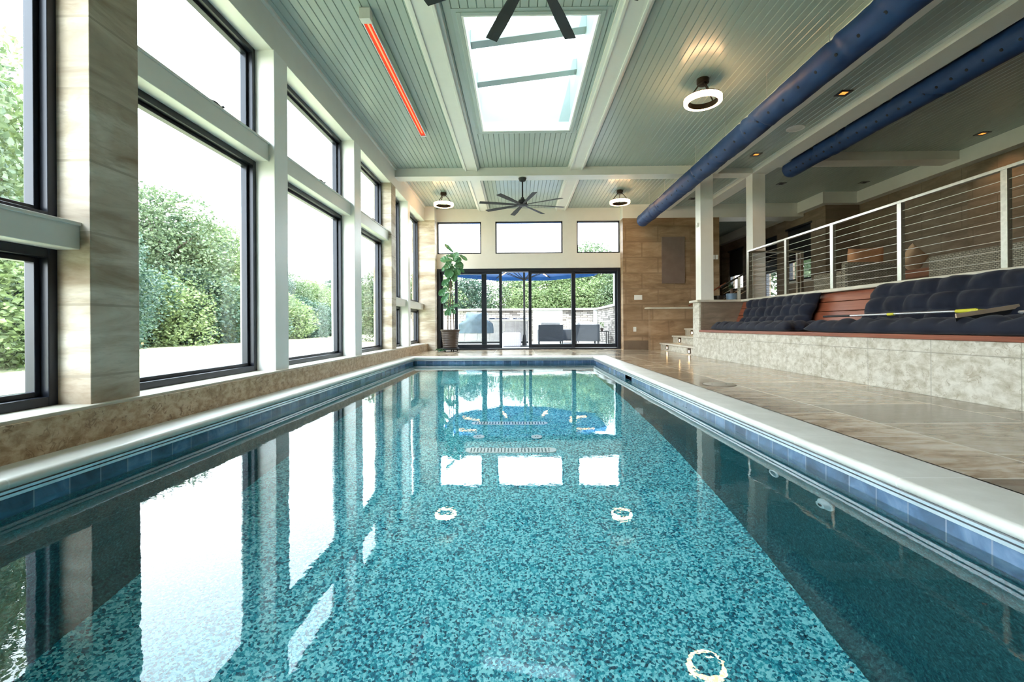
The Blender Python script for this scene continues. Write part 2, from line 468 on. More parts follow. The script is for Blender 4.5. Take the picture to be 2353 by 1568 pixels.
    m['shade'] = plain('black_roller_shade', (.015, .016, .018), .8)
mats()
M = MAT
# ------------------------------------------------------------------ room dimensions
CEIL = 3.62
XP, XG = -2.32, -2.50          # room face of posts, inner face of window frames
YS, YD = 11.40, 11.70          # stone faces and door plane of the far wall
YN = -2.6                      # wall behind the camera
PL, PR, PF, PN = -2.04, 1.47, 8.95, -1.5   # pool edges
WZ = -.13                      # water level
PB = -1.45                     # pool floor

# floor
f = MB()
f.box(1.76, 3.50, YN, 11.75, -.2, 0).box(-2.3, 1.77, 9.24, 11.75, -.2, 0)
f.box(-2.3, 1.77, YN, PN - .29, -.2, 0).box(3.5, 5.0, 8.9, 11.5, -.2, -.001)
struct('floor', f, M['floor'])

# pool shell
def pool_wall():
    b = MB()
    r = .16; n = 6
    x0, x1, y0, y1 = PL - .02, PR + .02, PN - .02, PF + .02
    sec = [(0, -.225)] + [(r - r * math.cos(a * PI / 2 / n), PB + r - r * math.sin(a * PI / 2 / n)) for a in range(n + 1)]
    loops = []
    for ins, z in sec:
        loops.append([(x0 + ins, y0 + ins, z), (x1 - ins, y0 + ins, z), (x1 - ins, y1 - ins, z), (x0 + ins, y1 - ins, z)])
    vs = [p for l in loops for p in l]
    fs = []
    for k in range(len(loops) - 1):
        for i in range(4):
            j = (i + 1) % 4
            fs.append((k * 4 + i, k * 4 + j, k * 4 + 4 + j, k * 4 + 4 + i))
    e = (len(loops) - 1) * 4
    fs.append((e, e + 1, e + 2, e + 3))
    return b.add(vs, fs)
pw = pool_wall()
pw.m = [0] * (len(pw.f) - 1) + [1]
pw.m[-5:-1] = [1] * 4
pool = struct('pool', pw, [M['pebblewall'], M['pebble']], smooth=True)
b = MB()
x0, x1, y0, y1 = PL - .02, PR + .02, PN - .02, PF + .02
zt, zb = -.078, -.232
t_ = .05
SK = (6.02, 6.36)                      # skimmer mouth in the right-hand side
b.box(x0 - t_, x0, y0, y1, zb, zt)
b.box(x1, x1 + t_, y0, SK[0], zb, zt).box(x1, x1 + t_, SK[1], y1, zb, zt).box(x1, x1 + t_, SK[0], SK[1], zb, -.20)
b.box(x0, x1, y1, y1 + t_, zb, zt).box(x0, x1, y0 - t_, y0, zb, zt)
b.build('tile_band', M['pooltile'], pool)
b = MB()
b.box(x1 + .14, x1 + .15, SK[0], SK[1], -.24, zt).box(x1, x1 + .14, SK[0] - .01, SK[0], -.24, zt).box(x1, x1 + .14, SK[1], SK[1] + .01, -.24, zt).box(x1, x1 + .14, SK[0], SK[1], -.25, -.24).box(x1 + .05, x1 + .14, SK[0], SK[1], zt, zt + .01)
b.build('skimmer_mouth', M['black'], pool)
# cover track: two pale rails with a dark slot between
for zz, dz in ((-.047, .011), (-.064, .013)):
    b = MB()
    w = .014
    b.box(x0, x0 + w, y0, y1, zz - dz, zz).box(x1 - w, x1, y0, y1, zz - dz, zz)
    b.box(x0, x1, y1 - w, y1, zz - dz, zz)
    b.build('cover_track_rail', M['alu'], pool)
b = MB()
b.box(x0 - .04, x0, y0, y1, zt, -.046).box(x1, x1 + .04, y0, y1, zt, -.046).box(x0, x1, y1, y1 + .04, zt, -.046)
b.build('track_slot', M['black'], pool)

def bull(xi, xo, t=.045, n=8):
    # outline of a coping stone with a rounded nose at xi
    s = 1 if xo > xi else -1
    r = t / 2
    pts = [(xo, 0), (xo, -t)]
    for k in range(n + 1):
        a = -PI / 2 + PI * k / n
        pts.append((xi + s * r - s * r * math.cos(a), -r + r * math.sin(a)))
    return pts
struct('trim_1', MB().prism(bull(PL, -2.275), 'y', PN - .3, PF + .012), M['copingY'], smooth=True)
struct('trim_2', MB().prism(bull(PR, 1.77), 'y', PN - .3, PF + .012), M['copingY'], smooth=True)
struct('trim_3', MB().prism(bull(PF, PF + .30), 'x', -2.275, 1.77), M['copingX'], smooth=True)
struct('trim_4', MB().prism(bull(PN, PN - .30), 'x', -2.275, 1.77), M['copingX'], smooth=True)

# water
wtr = MB().grid(lambda u, v: (x0 + (x1 - x0) * u / 1, y0 + (y1 - y0) * v / 1, WZ), 2, 2)
struct('pool_water', wtr, M['water'])

# ------------------------------------------------------------------ left side
struct('wall_left', MB().box(-2.66, -2.268, YN, YS, -.2, .172), M['coral'])
struct('trim_5', MB().box(-2.68, -2.282, YN, 11.12, .17, .19), M['ledge'], bevel=.003)
struct('trim_6', MB().box(-2.66, XP - .012, YN, YS + .1, 3.26, CEIL + .08), M['white'], bevel=.004)
cols = [('stone', 2.44, 2.76), ('post', 4.325, 4.575), ('post', 6.455, 6.73), ('stone', 8.35, 8.645), ('post', 9.61, 9.80), ('post', .70, .94)]
k = 7
for typ, a, c in cols:
    struct('trim_%d' % k, MB().box(-2.66, XP, a, c, .185, 3.265), M['lime'] if typ == 'stone' else M['trimwhite'], bevel=.004)
    k += 1
struct('wall_near_left', MB().box(-2.66, XP, YN, -.9, .185, 3.265), M['lime'])
bays = [(-.9, .70, 'hi'), (.94, 2.44, 'lo'), (2.76, 4.325, 'hi'), (4.575, 6.455, 'hi'), (6.73, 8.35, 'hi'), (8.645, 9.61, 'lo'), (9.80, YS, 'lo')]
wn = 1
def win_left(y0, y1, z0, z1, crank):
    global wn
    w = .05
    fr = MB()
    for (xa, xb, ww, ex) in ((-2.615, XG, w, 0), (-2.60, XG - .045, .028, w)):
        a0, a1, c0, c1 = y0 + ex, y1 - ex, z0 + ex, z1 - ex
        fr.box(xa, xb, a0, a0 + ww, c0, c1).box(xa, xb, a1 - ww, a1, c0, c1)
        fr.box(xa, xb, a0 + ww, a1 - ww, c0, c0 + ww).box(xa, xb, a0 + ww, a1 - ww, c1 - ww, c1)
    o = struct('window_%d' % wn, fr, M['black'], bevel=.003)
    e = w + .026
    MB().box(-2.588, -2.582, y0 + e, y1 - e, z0 + e, z1 - e).build('pane', M['glass'], o)
    if crank:
        yc = y0 + .53 * (y1 - y0)
        MB().tube([(-2.49, yc, z0 + .03), (-2.46, yc + .02, z0 + .06), (-2.44, yc + .07, z0 + .062), (-2.43, yc + .12, z0 + .045), (-2.43, yc + .15, z0 + .06)], [.009, .009, .008, .008, .011], 8).build('crank_handle', M['fanblack'], o, smooth=True)
    wn += 1
for a, c, typ in bays:
    zs = (2.19, 2.37) if typ == 'hi' else (1.03, 1.175)
    win_left(a, c, .19, zs[0], False)
    win_left(a, c, zs[1], 3.26, typ == 'hi')
    tb = MB()
    tb.box(-2.64, -2.375, a, c, zs[0], zs[1]).box(-2.64, -2.365, a, c, zs[1] - .018, zs[1] + .002)
    struct('trim_%d' % k, tb, M['white'], bevel=.004); k += 1

# ------------------------------------------------------------------ far wall
st = MB().box(-2.66, -2.08, YS, YD + .2, 0, 3.28)
struct('wall_far_left', st, M['lime'])
struct('wall_far_right', MB().box(2.625, 5.02, YS, YD + .2, 0, 3.28), M['limewarm'])
struct('baseboard_far', MB().box(2.635, 3.24, YS - .012, YS, 0, .225), plain('brown_base_tile', (.17, .12, .08), .4), bevel=.003)
hd = MB()
hd.box(-2.08, 2.625, YD - .02, YD + .18, 2.085, 2.465)                # spandrel between door and clerestory
for a, c in ((-2.08, -2.07), (-.935, -.572), (1.156, 1.517), (2.618, 2.625)):
    hd.box(a, c, YD - .02, YD + .18, 2.465, 3.294)
hd.box(-2.08, 2.625, YD - .02, YD + .18, 3.294, CEIL)
hd.box(-2.34, -2.08, YS - .01, YD + .18, 3.28, CEIL).box(2.625, 7.1, YS - .01, YD + .18, 3.28, CEIL)
struct('wall_far', hd, M['white'])
for a, c in ((-2.07, -.935), (-.572, 1.156), (1.517, 2.618)):
    fr = MB(); w = .035; ya, yb = YD + .02, YD + .12
    fr.box(a, a + w, ya, yb, 2.465, 3.294).box(c - w, c, ya, yb, 2.465, 3.294).box(a, c, ya, yb, 2.465, 2.465 + w).box(a, c, ya, yb, 3.294 - w, 3.294)
    o = struct('window_%d' % wn, fr, M['black'], bevel=.003)
    MB().box(a + w, c - w, YD + .07, YD + .076, 2.465 + w, 3.294 - w).build('pane', M['glass'], o)
    wn += 1
# sliding door
dr = MB(); ya, yb = YD - .03, YD + .17
dr.box(-2.077, -2.0, ya, yb, 0, 2.08).box(2.545, 2.62, ya, yb, 0, 2.08).box(-2.0, 2.545, ya, yb, 2.0, 2.08).box(-2.0, 2.545, ya, yb, -.02, .035)
door = struct('door_1', dr, M['black'], bevel=.004)
def leaf_panel(a, c, y, sl, sr, handle=None):
    b = MB()
    b.box(a, a + sl, y, y + .05, .04, 2.0).box(c - sr, c, y, y + .05, .04, 2.0)
    b.box(a + sl, c - sr, y, y + .05, .04, .135).box(a + sl, c - sr, y, y + .05, 1.945, 2.0)
    o = b.build('sliding_panel', M['black'], door, bevel=.003)
    MB().box(a + sl, c - sr, y + .022, y + .028, .135, 1.945).build('pane', M['glass'], o)
    if handle:
        MB().tube([(handle, y - .004, .98), (handle, y - .035, 1.0), (handle, y - .035, 1.2), (handle, y - .004, 1.22)], .011, 8).build('door_handle', M['fanblack'], o, smooth=True)
leaf_panel(-2.0, -.812, YD + .08, .06, .13)
leaf_panel(-1.628, -.41, YD, .075, .075, -.445)
leaf_panel(.273, 1.46, YD, .078, .08, .31)
leaf_panel(1.38, 2.545, YD + .08, .11, .04)

# ------------------------------------------------------------------ ceilings of beaded boards
def boards(mb, xa, xb, ya, yb, z, w=.0815, g=.012, d=.009):
    n = max(1, round((xb - xa) / w)); w = (xb - xa) / n
    pts = []
    for i in range(n):
        x = xa + i * w
        pts += [(x, z + d), (x + g / 2, z), (x + w - g / 2, z)]
    pts.append((xb, z + d))
    vs = [(x, y, q) for y in (ya, yb) for x, q in pts]; k_ = len(pts)
    mb.add(vs, [(i, i + 1, k_ + i + 1, k_ + i) for i in range(k_ - 1)])
SX0, SX1, SY0, SY1 = -.535, .82, 4.40, 7.03
c = MB()
boards(c, -2.34, -.97, YN, YD, CEIL)
boards(c, 1.215, 3.34, YN, YD, CEIL)
boards(c, -.78, 1.02, YN, SY0, CEIL); boards(c, -.78, 1.02, SY1, YD, CEIL)
boards(c, -.78, SX0, SY0, SY1, CEIL); boards(c, SX1, 1.02, SY0, SY1, CEIL)
struct('ceiling', c, M['teal'], norm=False)
c = MB(); boards(c, 3.77, 4.46, YN, YS, 3.56); struct('ceiling_aisle', c, M['teal'], norm=False)
c = MB(); boards(c, 4.71, 8.0, YN, YS, CEIL); boards(c, 4.9, 7.3, YS, 16.1, CEIL); struct('ceiling_loft', c, M['teal'], norm=False)
r_ = MB()
r_.box(-3.0, SX0 - .1, YN - .2, 12.2, 3.72, 3.9).box(SX1 + .1, 8.4, YN - .2, 12.2, 3.72, 3.9).box(4.8, 8.4, 12.2, 16.4, 3.72, 3.9).box(SX0 - .1, SX1 + .1, YN - .2, SY0 - .1, 3.72, 3.9).box(SX0 - .1, SX1 + .1, SY1 + .1, 12.2, 3.72, 3.9)
struct('roof', r_, plain('grey_roofing', (.2, .2, .2), .8))

def beam(mb, xa, xb, ya, yb, z0, lip=.028, drop=.014):
    mb.box(xa, xb, ya, yb, z0, CEIL + .01)
    mb.box(xa - .004, xa + lip, ya, yb, z0 - drop, CEIL + .005).box(xb - lip, xb + .004, ya, yb, z0 - drop, CEIL + .005)
    mb.box(xa - .04, xa, ya, yb, CEIL - .03, CEIL + .005).box(xb, xb + .04, ya, yb, CEIL - .03, CEIL + .005)
for xa, xb in ((-.985, -.755), (1.0, 1.235)):
    bm_ = MB(); beam(bm_, xa, xb, YN, 8.65, 3.565); struct('trim_%d' % k, bm_, M['white'], bevel=.003); k += 1
    bm_ = MB(); beam(bm_, xa, xb, 8.9, YD, 3.565); struct('trim_%d' % k, bm_, M['white'], bevel=.003); k += 1
b = MB().box(-2.34, 4.45, 8.65, 8.9, 3.463, CEIL + .01).box(-2.34, 4.445, 8.635, 8.915, 3.456, 3.475)
struct('trim_%d' % k, b, M['white'], bevel=.003); k += 1
b = MB().box(-2.34, 3.32, -1.2, -.95, 3.46, CEIL + .01)
struct('trim_%d' % k, b, M['white'], bevel=.003); k += 1
b = MB().box(-2.34, 3.32, 2.90, 3.14, 3.46, CEIL + .01)
struct('trim_%d' % k, b, M['white'], bevel=.003); k += 1
struct('trim_%d' % k, MB().box(3.32, 3.78, YN, YS, 3.46, CEIL + .01), M['white'], bevel=.004); k += 1
b = MB().box(4.455, 4.72, YN, YS, 3.46, CEIL + .01).box(4.44, 4.735, YN, YS, 3.454, 3.485).box(4.435, 4.45, YN, YS, 3.535, 3.565)
struct('trim_%d' % k, b, M['white'], bevel=.003); k += 1
# crown along the left header
struct('trim_%d' % k, MB().box(-2.34, -2.30, YN, YD, CEIL - .03, CEIL + .005), M['white']); k += 1

# skylight shaft
def ztop(x): return 4.10 + .18 * (x - SX0) / (SX1 - SX0) + .16
sk = MB()
T = .09
for (xa, xb, ya, yb) in ((SX0 - T, SX0, SY0 - T, SY1 + T), (SX1, SX1 + T, SY0 - T, SY1 + T), (SX0, SX1, SY0 - T, SY0), (SX0, SX1, SY1, SY1 + T)):
    vs = [(xa, ya, CEIL - .005), (xb, ya, CEIL - .005), (xb, yb, CEIL - .005), (xa, yb, CEIL - .005),
          (xa, ya, ztop(xa)), (xb, ya, ztop(xb)), (xb, yb, ztop(xb)), (xa, yb, ztop(xa))]
    sk.add(vs, [(0, 3, 2, 1), (4, 5, 6, 7), (0, 1, 5, 4), (1, 2, 6, 5), (2, 3, 7, 6), (3, 0, 4, 7)])
sky_o = struct('window_%d' % wn, sk, plain('pale_shaft_paint', (.37, .435, .415), .5, var=.02))
wn += 1
for y in (5.385, 6.27):
    vs = []
    for yy in (y - .07, y + .07):
        for x in (SX0, SX1):
            zb_ = 3.925 + .165 * (x - SX0) / (SX1 - SX0)
            vs += [(x, yy, zb_), (x, yy, zb_ + .15)]
    MB().add(vs, [(0, 2, 3, 1), (4, 5, 7, 6), (0, 4, 6, 2), (1, 3, 7, 5), (0, 1, 5, 4), (2, 6, 7, 3)]).build('skylight_bar', sky_o.data.materials[0], sky_o, bevel=.004)
MB().add([(SX0 - T, SY0 - T, ztop(SX0 - T) + .004), (SX1 + T, SY0 - T, ztop(SX1 + T) + .004), (SX1 + T, SY1 + T, ztop(SX1 + T) + .004), (SX0 - T, SY1 + T, ztop(SX0 - T) + .004)], [(0, 1, 2, 3)]).build('pane', M['skyglass'], sky_o)
b = MB(); q = .022
b.box(SX0, SX0 + q, SY0, SY1, CEIL - .012, 3.74).box(SX1 - q, SX1, SY0, SY1, CEIL - .012, 3.74).box(SX0 + q, SX1 - q, SY0, SY0 + q, CEIL - .012, 3.74).box(SX0 + q, SX1 - q, SY1 - q, SY1, CEIL - .012, 3.74)
b.build('shaft_liner', M['trimwhite'], sky_o, bevel=.003)
b = MB(); q = .045
b.box(SX0 - q, SX0, SY0 - q, SY1 + q, CEIL - .012, CEIL + .01).box(SX1, SX1 + q, SY0 - q, SY1 + q, CEIL - .012, CEIL + .01).box(SX0, SX1, SY0 - q, SY0, CEIL - .012, CEIL + .01).box(SX0, SX1, SY1, SY1 + q, CEIL - .012, CEIL + .01)
b.build('shaft_casing', M['teal'], sky_o, bevel=.004)

# ------------------------------------------------------------------ right side: bench niche, pier, stairs, loft
struct('wall_right', MB().box(3.42, 4.46, YN, 8.64, -.1, .466), M['corallight'])
struct('wall_right_pier', MB().box(3.42, 4.46, 8.635, 8.95, -.1, 1.03), M['corallight'])
struct('wall_right_niche', MB().box(3.445, 4.3, 8.618, 8.635, .51, 1.03), M['limedark'])
struct('wall_right_back', MB().box(4.30, 4.5, YN, 8.63, .45, 1.03), M['limedark'])
cap = MB().box(4.17, 4.52, YN, 8.58, 1.03, 1.075)
capo = struct('trim_%d' % k, cap, M['ledge'], bevel=.012, seg=3); k += 1
struct('trim_%d' % k, MB().box(3.36, 4.52, 8.58, 9.0, 1.03, 1.075), M['ledge'], bevel=.012, seg=3); k += 1
for a, c_ in ((3.46, 3.70), (4.44, 4.68)):
    zb = 1.075
    struct('trim_%d' % k, MB().box(a, c_, 8.655, 8.90, zb, 3.465), M['white'], bevel=.004); k += 1
fl = MB().box(4.5, 8.0, YN, 8.95, .88, 1.05).box(5.3, 8.0, 8.95, 11.4, .88, 1.05).box(5.0, 7.3, 11.4, 16.1, .88, 1.05)
struct('floor_loft', fl, M['loftfloor'])
# stairs
stairs = thing('stairs', None, None); stairs['kind'] = 'structure'
for i in range(6):
    xa = 3.47 + .3 * i; zt_ = .175 * (i + 1)
    tr = MB().box(xa + .02, xa + .34, 8.95, 11.2, zt_ - .175, zt_ - .04).build('riser', M['corallight'], stairs)
    MB().box(xa - .012, xa + .36, 8.95, 11.2, zt_ - .04, zt_).build('tread', M['ledge'], stairs, bevel=.012, seg=3)
lw = struct('wall_stair', MB().box(3.245, 5.0, 11.2, 11.4, 0, 1.0), M['limewarm'])
MB().box(3.15, 5.0, 11.16, 11.4, 1.0, 1.045).build('wall_cap', M['ledge'], lw, bevel=.012, seg=3)
struct('wall_behind_stairs', MB().box(5.29, 5.31, 8.95, 11.3, 0, 1.0), M['limewarm'])

# loft and corridor walls
W2X, W1X, WRY = 7.12, 7.9, 10.62
def wall_x(mb, x, th, ya, yb, z0, z1, holes):
    cuts = sorted(holes)
    y = ya
    for (a, c_, h0, h1) in cuts:
        mb.box(x, x + th, y, a, z0, z1)
        if h0 > z0: mb.box(x, x + th, a, c_, z0, h0)
        mb.box(x, x + th, a, c_, h1, z1)
        y = c_
    mb.box(x, x + th, y, yb, z0, z1)
HA, HD, HC = (11.15, 12.13, 1.72, 3.06), (12.6, 13.27, 1.05, 3.06), (14.5, 15.45, 1.75, 3.03)
lw_ = MB()
wall_x(lw_, W2X, .2, WRY, 16.1, 1.05, CEIL, [HA, HD, HC])
lw_.box(W1X, W1X + .2, YN, WRY, 1.05, CEIL).box(W2X + .2, W1X + .2, WRY, WRY + .2, 1.05, CEIL)
lw_.box(W1X - .10, W1X, 7.1, 8.0, 1.05, 3.3).box(W1X - .10, W1X, 4.6, 5.2, 1.05, 3.3)
struct('wall_loft_right', lw_, M['limedark'])
cw = MB().box(4.92, 5.02, YD + .2, 16.1, 1.05, CEIL)
wall_end = MB().box(4.92, 5.95, 16.0, 16.2, 1.05, CEIL).box(6.15, 7.32, 16.0, 16.2, 1.05, CEIL).box(5.95, 6.15, 16.0, 16.2, 3.0, CEIL)
struct('wall_corridor_left', cw, M['limedark'])
struct('wall_corridor_end', wall_end, M['limedark'])
o = struct('window_%d' % wn, MB().box(5.95, 5.98, 16.05, 16.1, 1.05, 3.0).box(6.12, 6.15, 16.05, 16.1, 1.05, 3.0), M['black']); wn += 1
MB().box(5.98, 6.12, 16.07, 16.076, 1.05, 3.0).build('pane', M['glass'], o)
cn = MB().box(6.95, W2X, WRY, 16.0, 3.36, CEIL).box(6.95, W1X, WRY - .17, WRY, 3.36, CEIL).box(7.72, W1X, YN, WRY - .17, 3.36, CEIL)
struct('trim_%d' % k, cn, M['white']); k += 1
struct('trim_%d' % k, MB().box(4.72, 7.75, 8.05, 8.38, 3.47, CEIL + .01), M['white'], bevel=.004); k += 1
for i, (a, c_, h0, h1) in enumerate((HA, HC)):
    fr = MB(); w = .05; xa, xb = W2X + .03, W2X + .12
    fr.box(xa, xb, a, a + w, h0, h1).box(xa, xb, c_ - w, c_, h0, h1).box(xa, xb, a, c_, h0, h0 + w).box(xa, xb, a, c_, h1 - w, h1)
    fr.box(W2X - .015, W2X + .03, a - .05, c_ + .05, h1, h1 + .05)
    o = struct('window_%d' % wn, fr, M['black']); wn += 1
    MB().box(W2X + .07, W2X + .076, a + w, c_ - w, h0 + w, h1 - w).build('pane', M['glass'], o)
    MB().box(W2X - .02, W2X + .0, a - .04, c_ + .04, h0 - .04, h0).build('window_sill', M['white'], o)
    MB().box(W2X + .035, W2X + .05, a + w, c_ - w, h0 + .36 * (h1 - h0), h1 - w).build('roller_shade', M['shade'], o)
a, c_, h0, h1 = HD
fr = MB(); w = .07; xa, xb = W2X + .03, W2X + .12
fr.box(xa, xb, a, a + w, h0, h1).box(xa, xb, c_ - w, c_, h0, h1).box(xa, xb, a, c_, h0, h0 + w).box(xa, xb, a, c_, h1 - 1.0, h1)
o = struct('door_2', fr, M['black'])
MB().box(W2X + .07, W2X + .076, a + w, c_ - w, h0 + w, h1 - 1.0).build('pane', M['glass'], o)
struct('wall_near', MB().box(-2.8, 8.2, YN - .2, YN, -.2, CEIL + .1), M['limewarm'])
# ------------------------------------------------------------------ ceiling things
def make_fan():
    t = thing('ceiling_fan', None, None)
    MB().lathe([(.075, 0), (.075, -.02), (.055, -.06), (.02, -.075)], n=32).build('canopy', M['fanblack'], t, smooth=True)
    MB().cyl((0, 0, -.07), (0, 0, -.40), .0145, n=16).build('downrod', M['fanblack'], t, smooth=True)
    MB().lathe([(.02, -.37), (.035, -.38), (.038, -.41), (.075, -.425), (.085, -.45), (.085, -.49), (.07, -.505)], n=32).build('motor_housing', M['fanblack'], t, smooth=True)
    MB().lathe([(.07, -.503), (.105, -.51), (.105, -.525), (.06, -.535), (.0, -.537)], n=32).build('hub_plate', M['fanblack'], t, smooth=True)
    def fn(a):
        b = MB()
        ca, sa = math.cos(a), math.sin(a)
        n = 9; top = []; 
        def pt(s, w, dz):
            r = .09 + .75 * s
            wid = (.052 + .043 * min(1, s * 1.6)) * 1.0
            tilt = R(11) * (1 - .25 * s)
            y = w * wid * math.cos(tilt); z = -.516 + w * wid * math.sin(tilt) + dz
            return (r * ca - y * sa, r * sa + y * ca, z)
        vs = []
        for i in range(n):
            s = i / (n - 1)
            vs += [pt(s, -.5, .004), pt(s, .5, .004), pt(s, .5, -.004), pt(s, -.5, -.004)]
        fs = []
        for i in range(n - 1):
            for j in range(4):
                fs.append((i * 4 + j, i * 4 + (j + 1) % 4, i * 4 + 4 + (j + 1) % 4, i * 4 + 4 + j))
        fs += [(0, 1, 2, 3), tuple(n * 4 - 4 + q for q in (3, 2, 1, 0))]
        return b.add(vs, fs)
    for q in range(8):
        fn(2 * PI * q / 8).build('blade', M['fanblack'], t, bevel=.002)
    return t
fan = make_fan()
fan.location = (.118, 2.935, 3.456); fan.rotation_euler = (0, 0, R(22.5))
props(fan, 'near black ceiling fan over the skylight edge, only its blade tips in view', 'ceiling fan', 'ceiling fans over the pool')
fan2 = dup(fan, (.10, 8.78, 3.456), R(-31), 'whole black eight-blade ceiling fan hanging from the white cross beam')

def make_ring():
    t = thing('ring_light', None, None)
    MB().lathe([(.072, .0), (.072, -.05), (.066, -.055), (.0, -.055)], n=32).build('canopy', M['bronze'], t, smooth=True)
    MB().lathe([(.05, -.05), (.05, -.075), (0, -.075)], n=24).build('canopy_cap', M['bronze'], t, smooth=True)
    for q in range(3):
        a = 2 * PI * q / 3 + .5
        MB().bar((.045 * math.cos(a), .045 * math.sin(a), -.06), (.19 * math.cos(a), .19 * math.sin(a), -.232), .013, .013).build('arm', M['bronze'], t)
    MB().lathe([(.166, -.292), (.174, -.292), (.174, -.236), (.218, -.236), (.218, -.226), (.166, -.226)], n=64, closed=True).build('ring_frame', M['bronze'], t, smooth=True)
    MB().lathe([(.176, -.294), (.214, -.294), (.220, -.288), (.220, -.238), (.176, -.238)], n=64, closed=True).build('ring_diffuser', M['ring'], t, smooth=True)
    return t
rg = make_ring()
rg.location = (2.285, 5.62, CEIL)
props(rg, 'largest lit ring light, hanging from the board ceiling beside the navy duct near the skylight', 'ceiling light', 'ring lights on the board ceiling')
dup(rg, (2.29, 10.2, CEIL), .9, 'small lit ring light beyond the cross beam, near the duct end')
dup(rg, (-1.665, 10.25, CEIL), 1.7, 'small lit ring light beyond the cross beam, above the tall potted fig')

h = thing('infrared_heater', 'slim ceiling heater with a glowing red strip, on the sage boards between windows and skylight', 'heater', (-1.43, 4.30, 3.60))
MB().box(-.045, .045, 0, 2.66, -.052, -.045).box(-.045, -.036, 0, 2.66, -.085, -.045).box(.036, .045, 0, 2.66, -.085, -.045).build('housing', M['alu'], h)
MB().box(-.036, .036, .05, 2.63, -.072, -.052).build('heating_strip', M['heat'], h)
MB().cyl((0, .06, -.076), (0, 2.55, -.076), .008, n=12).build('heating_tube', M['heatcore'], h, smooth=True)
MB().box(-.052, .052, -.03, .05, -.09, .018).build('end_cap', M['speaker'], h, bevel=.004)
MB().box(-.047, .047, 2.63, 2.66, -.088, .0).build('end_cap', M['alu'], h, bevel=.004)
for y in (.5, 2.2): MB().box(-.02, .02, y, y + .04, -.045, .018).build('mount_bracket', M['alu'], h)

def duct(label, x, z, r, y0, y1, seed, pitch, hy, group):
    t = thing('fabric_duct', label, 'air duct', (x, y1, z), 0, group)
    L = y1 - y0; nr = int(L / .035); nt = 40
    rnd = random.Random(seed)
    pins = [(rnd.uniform(.3, L), rnd.uniform(.25, 1.), rnd.uniform(0, 2 * PI), rnd.uniform(.8, 2.2)) for _ in range(int(L * 3.4))]
    def rad(d, a):
        q = 1 + .06 * noise.noise(Vector((math.cos(a) * 1.5, math.sin(a) * 1.5, d * 2.2 + seed)))
        q += .03 * noise.noise(Vector((math.cos(a) * 4, math.sin(a) * 4, d * 9 + seed)))
        for (pd, am, pa, sl) in pins:
            u = d - pd - .10 * sl * math.sin(a - pa)
            if abs(u) < .2:
                q -= .22 * am * math.exp(-(u / .028) ** 2) * max(0, .35 + .65 * math.cos(a - pa - 1))
                q += .10 * am * math.exp(-((u - .07) / .05) ** 2) * max(0, math.cos(a - pa - 1))
        if d < .06: q *= math.sqrt(max(.02, 1 - ((.06 - d) / .062) ** 2)) * .35 + .65
        return r * q
    b = MB()
    def fnn(u, v):
        a = 2 * PI * u / nt; d = L * v / (nr - 1); rr = rad(d, a)
        return (rr * math.cos(a), -d, rr * math.sin(a))
    b.grid(fnn, nt, nr, cu=True)
    b.f.append(tuple(range(nt))); b.m.append(0)
    b.build('fabric_sleeve', M['duct'], t, smooth=True)
    n = int((L - .3) / pitch)
    an = math.atan2(-.60, -.80)
    for i in range(n):
        d = .25 + i * pitch
        if y1 - d < 3.2: break
        rr = rad(d, an) + .0015
        dv = Vector((math.cos(an), 0, math.sin(an)))
        p = Vector((0, -d, 0)) + dv * rr
        MB().cyl(p - dv * .006, p, .0165, n=12).build('air_hole', M['hole'], t)
    for y in hy:
        d = y1 - y
        MB().cyl((0, -d, r * .9), (0, -d, CEIL - z), .0025, n=6).cyl((0, -d, r + .035), (0, -d, r + .055), .006, n=8).cyl((0, -d, CEIL - z - .03), (0, -d, CEIL - z - .012), .007, n=8).build('hanger_wire', M['steel'], t)
    return t
duct('long navy fabric air duct slung under the ceiling edge beside the pool', 3.0, 3.12, .148, -2.0, 11.0, 3, .275, (2.2, 3.3, 4.4, 5.5, 6.6, 7.7, 9.3, 10.4), 'navy fabric ducts')
duct('shorter navy fabric air duct behind the white beam, over the railed upper level', 4.93, 3.40, .142, -2.0, 8.34, 11, .175, (3.4, 5.2, 7.0, 8.0), 'navy fabric ducts')

def downlight(loc, lit, label):
    t = thing('recessed_downlight', label, 'downlight', loc, 0, 'square recessed downlights')
    b = MB(); a, c_ = .075, .042
    b.box(-a, a, -a, -c_, -.008, .006).box(-a, a, c_, a, -.008, .006).box(-a, -c_, -c_, c_, -.008, .006).box(c_, a, -c_, c_, -.008, .006)
    b.build('frame', M['black'], t)
    MB().box(-c_, c_, -c_, c_, -.002, .004).build('lamp', M['downlight'] if lit else M['hole'], t)
    if lit:
        L = bpy.data.lights.new('downlight_beam', 'SPOT'); L.energy = 14; L.color = (1, .55, .25); L.spot_size = R(110); L.spot_blend = .7; L.shadow_soft_size = .04
        lo_ = bpy.data.objects.new('downlight_beam', L); COL.objects.link(lo_); lo_.parent = t; lo_.location = (0, 0, -.012)
downlight((4.18, 5.88, 3.56), True, 'lit square downlight in the aisle ceiling strip, nearer the camera than the round speaker')
downlight((4.15, 7.96, 3.56), True, 'lit square downlight in the aisle ceiling strip, between the round speaker and the cross beam')
downlight((4.10, 10.7, 3.56), False, 'dark square downlight in the aisle ceiling strip, beyond the cross beam')
downlight((7.40, 7.34, CEIL), True, 'lit square downlight in the loft ceiling next to the side cornice')
downlight((7.38, 9.79, CEIL), False, 'dark square downlight in the loft ceiling where the cornice steps in')
downlight((5.65, 9.82, CEIL), False, 'dark square downlight just under the end of the shorter navy duct')
t = thing('ceiling_speaker', 'round white speaker set in the aisle ceiling strip between the two white beams', 'speaker', (4.2, 6.92, 3.56))
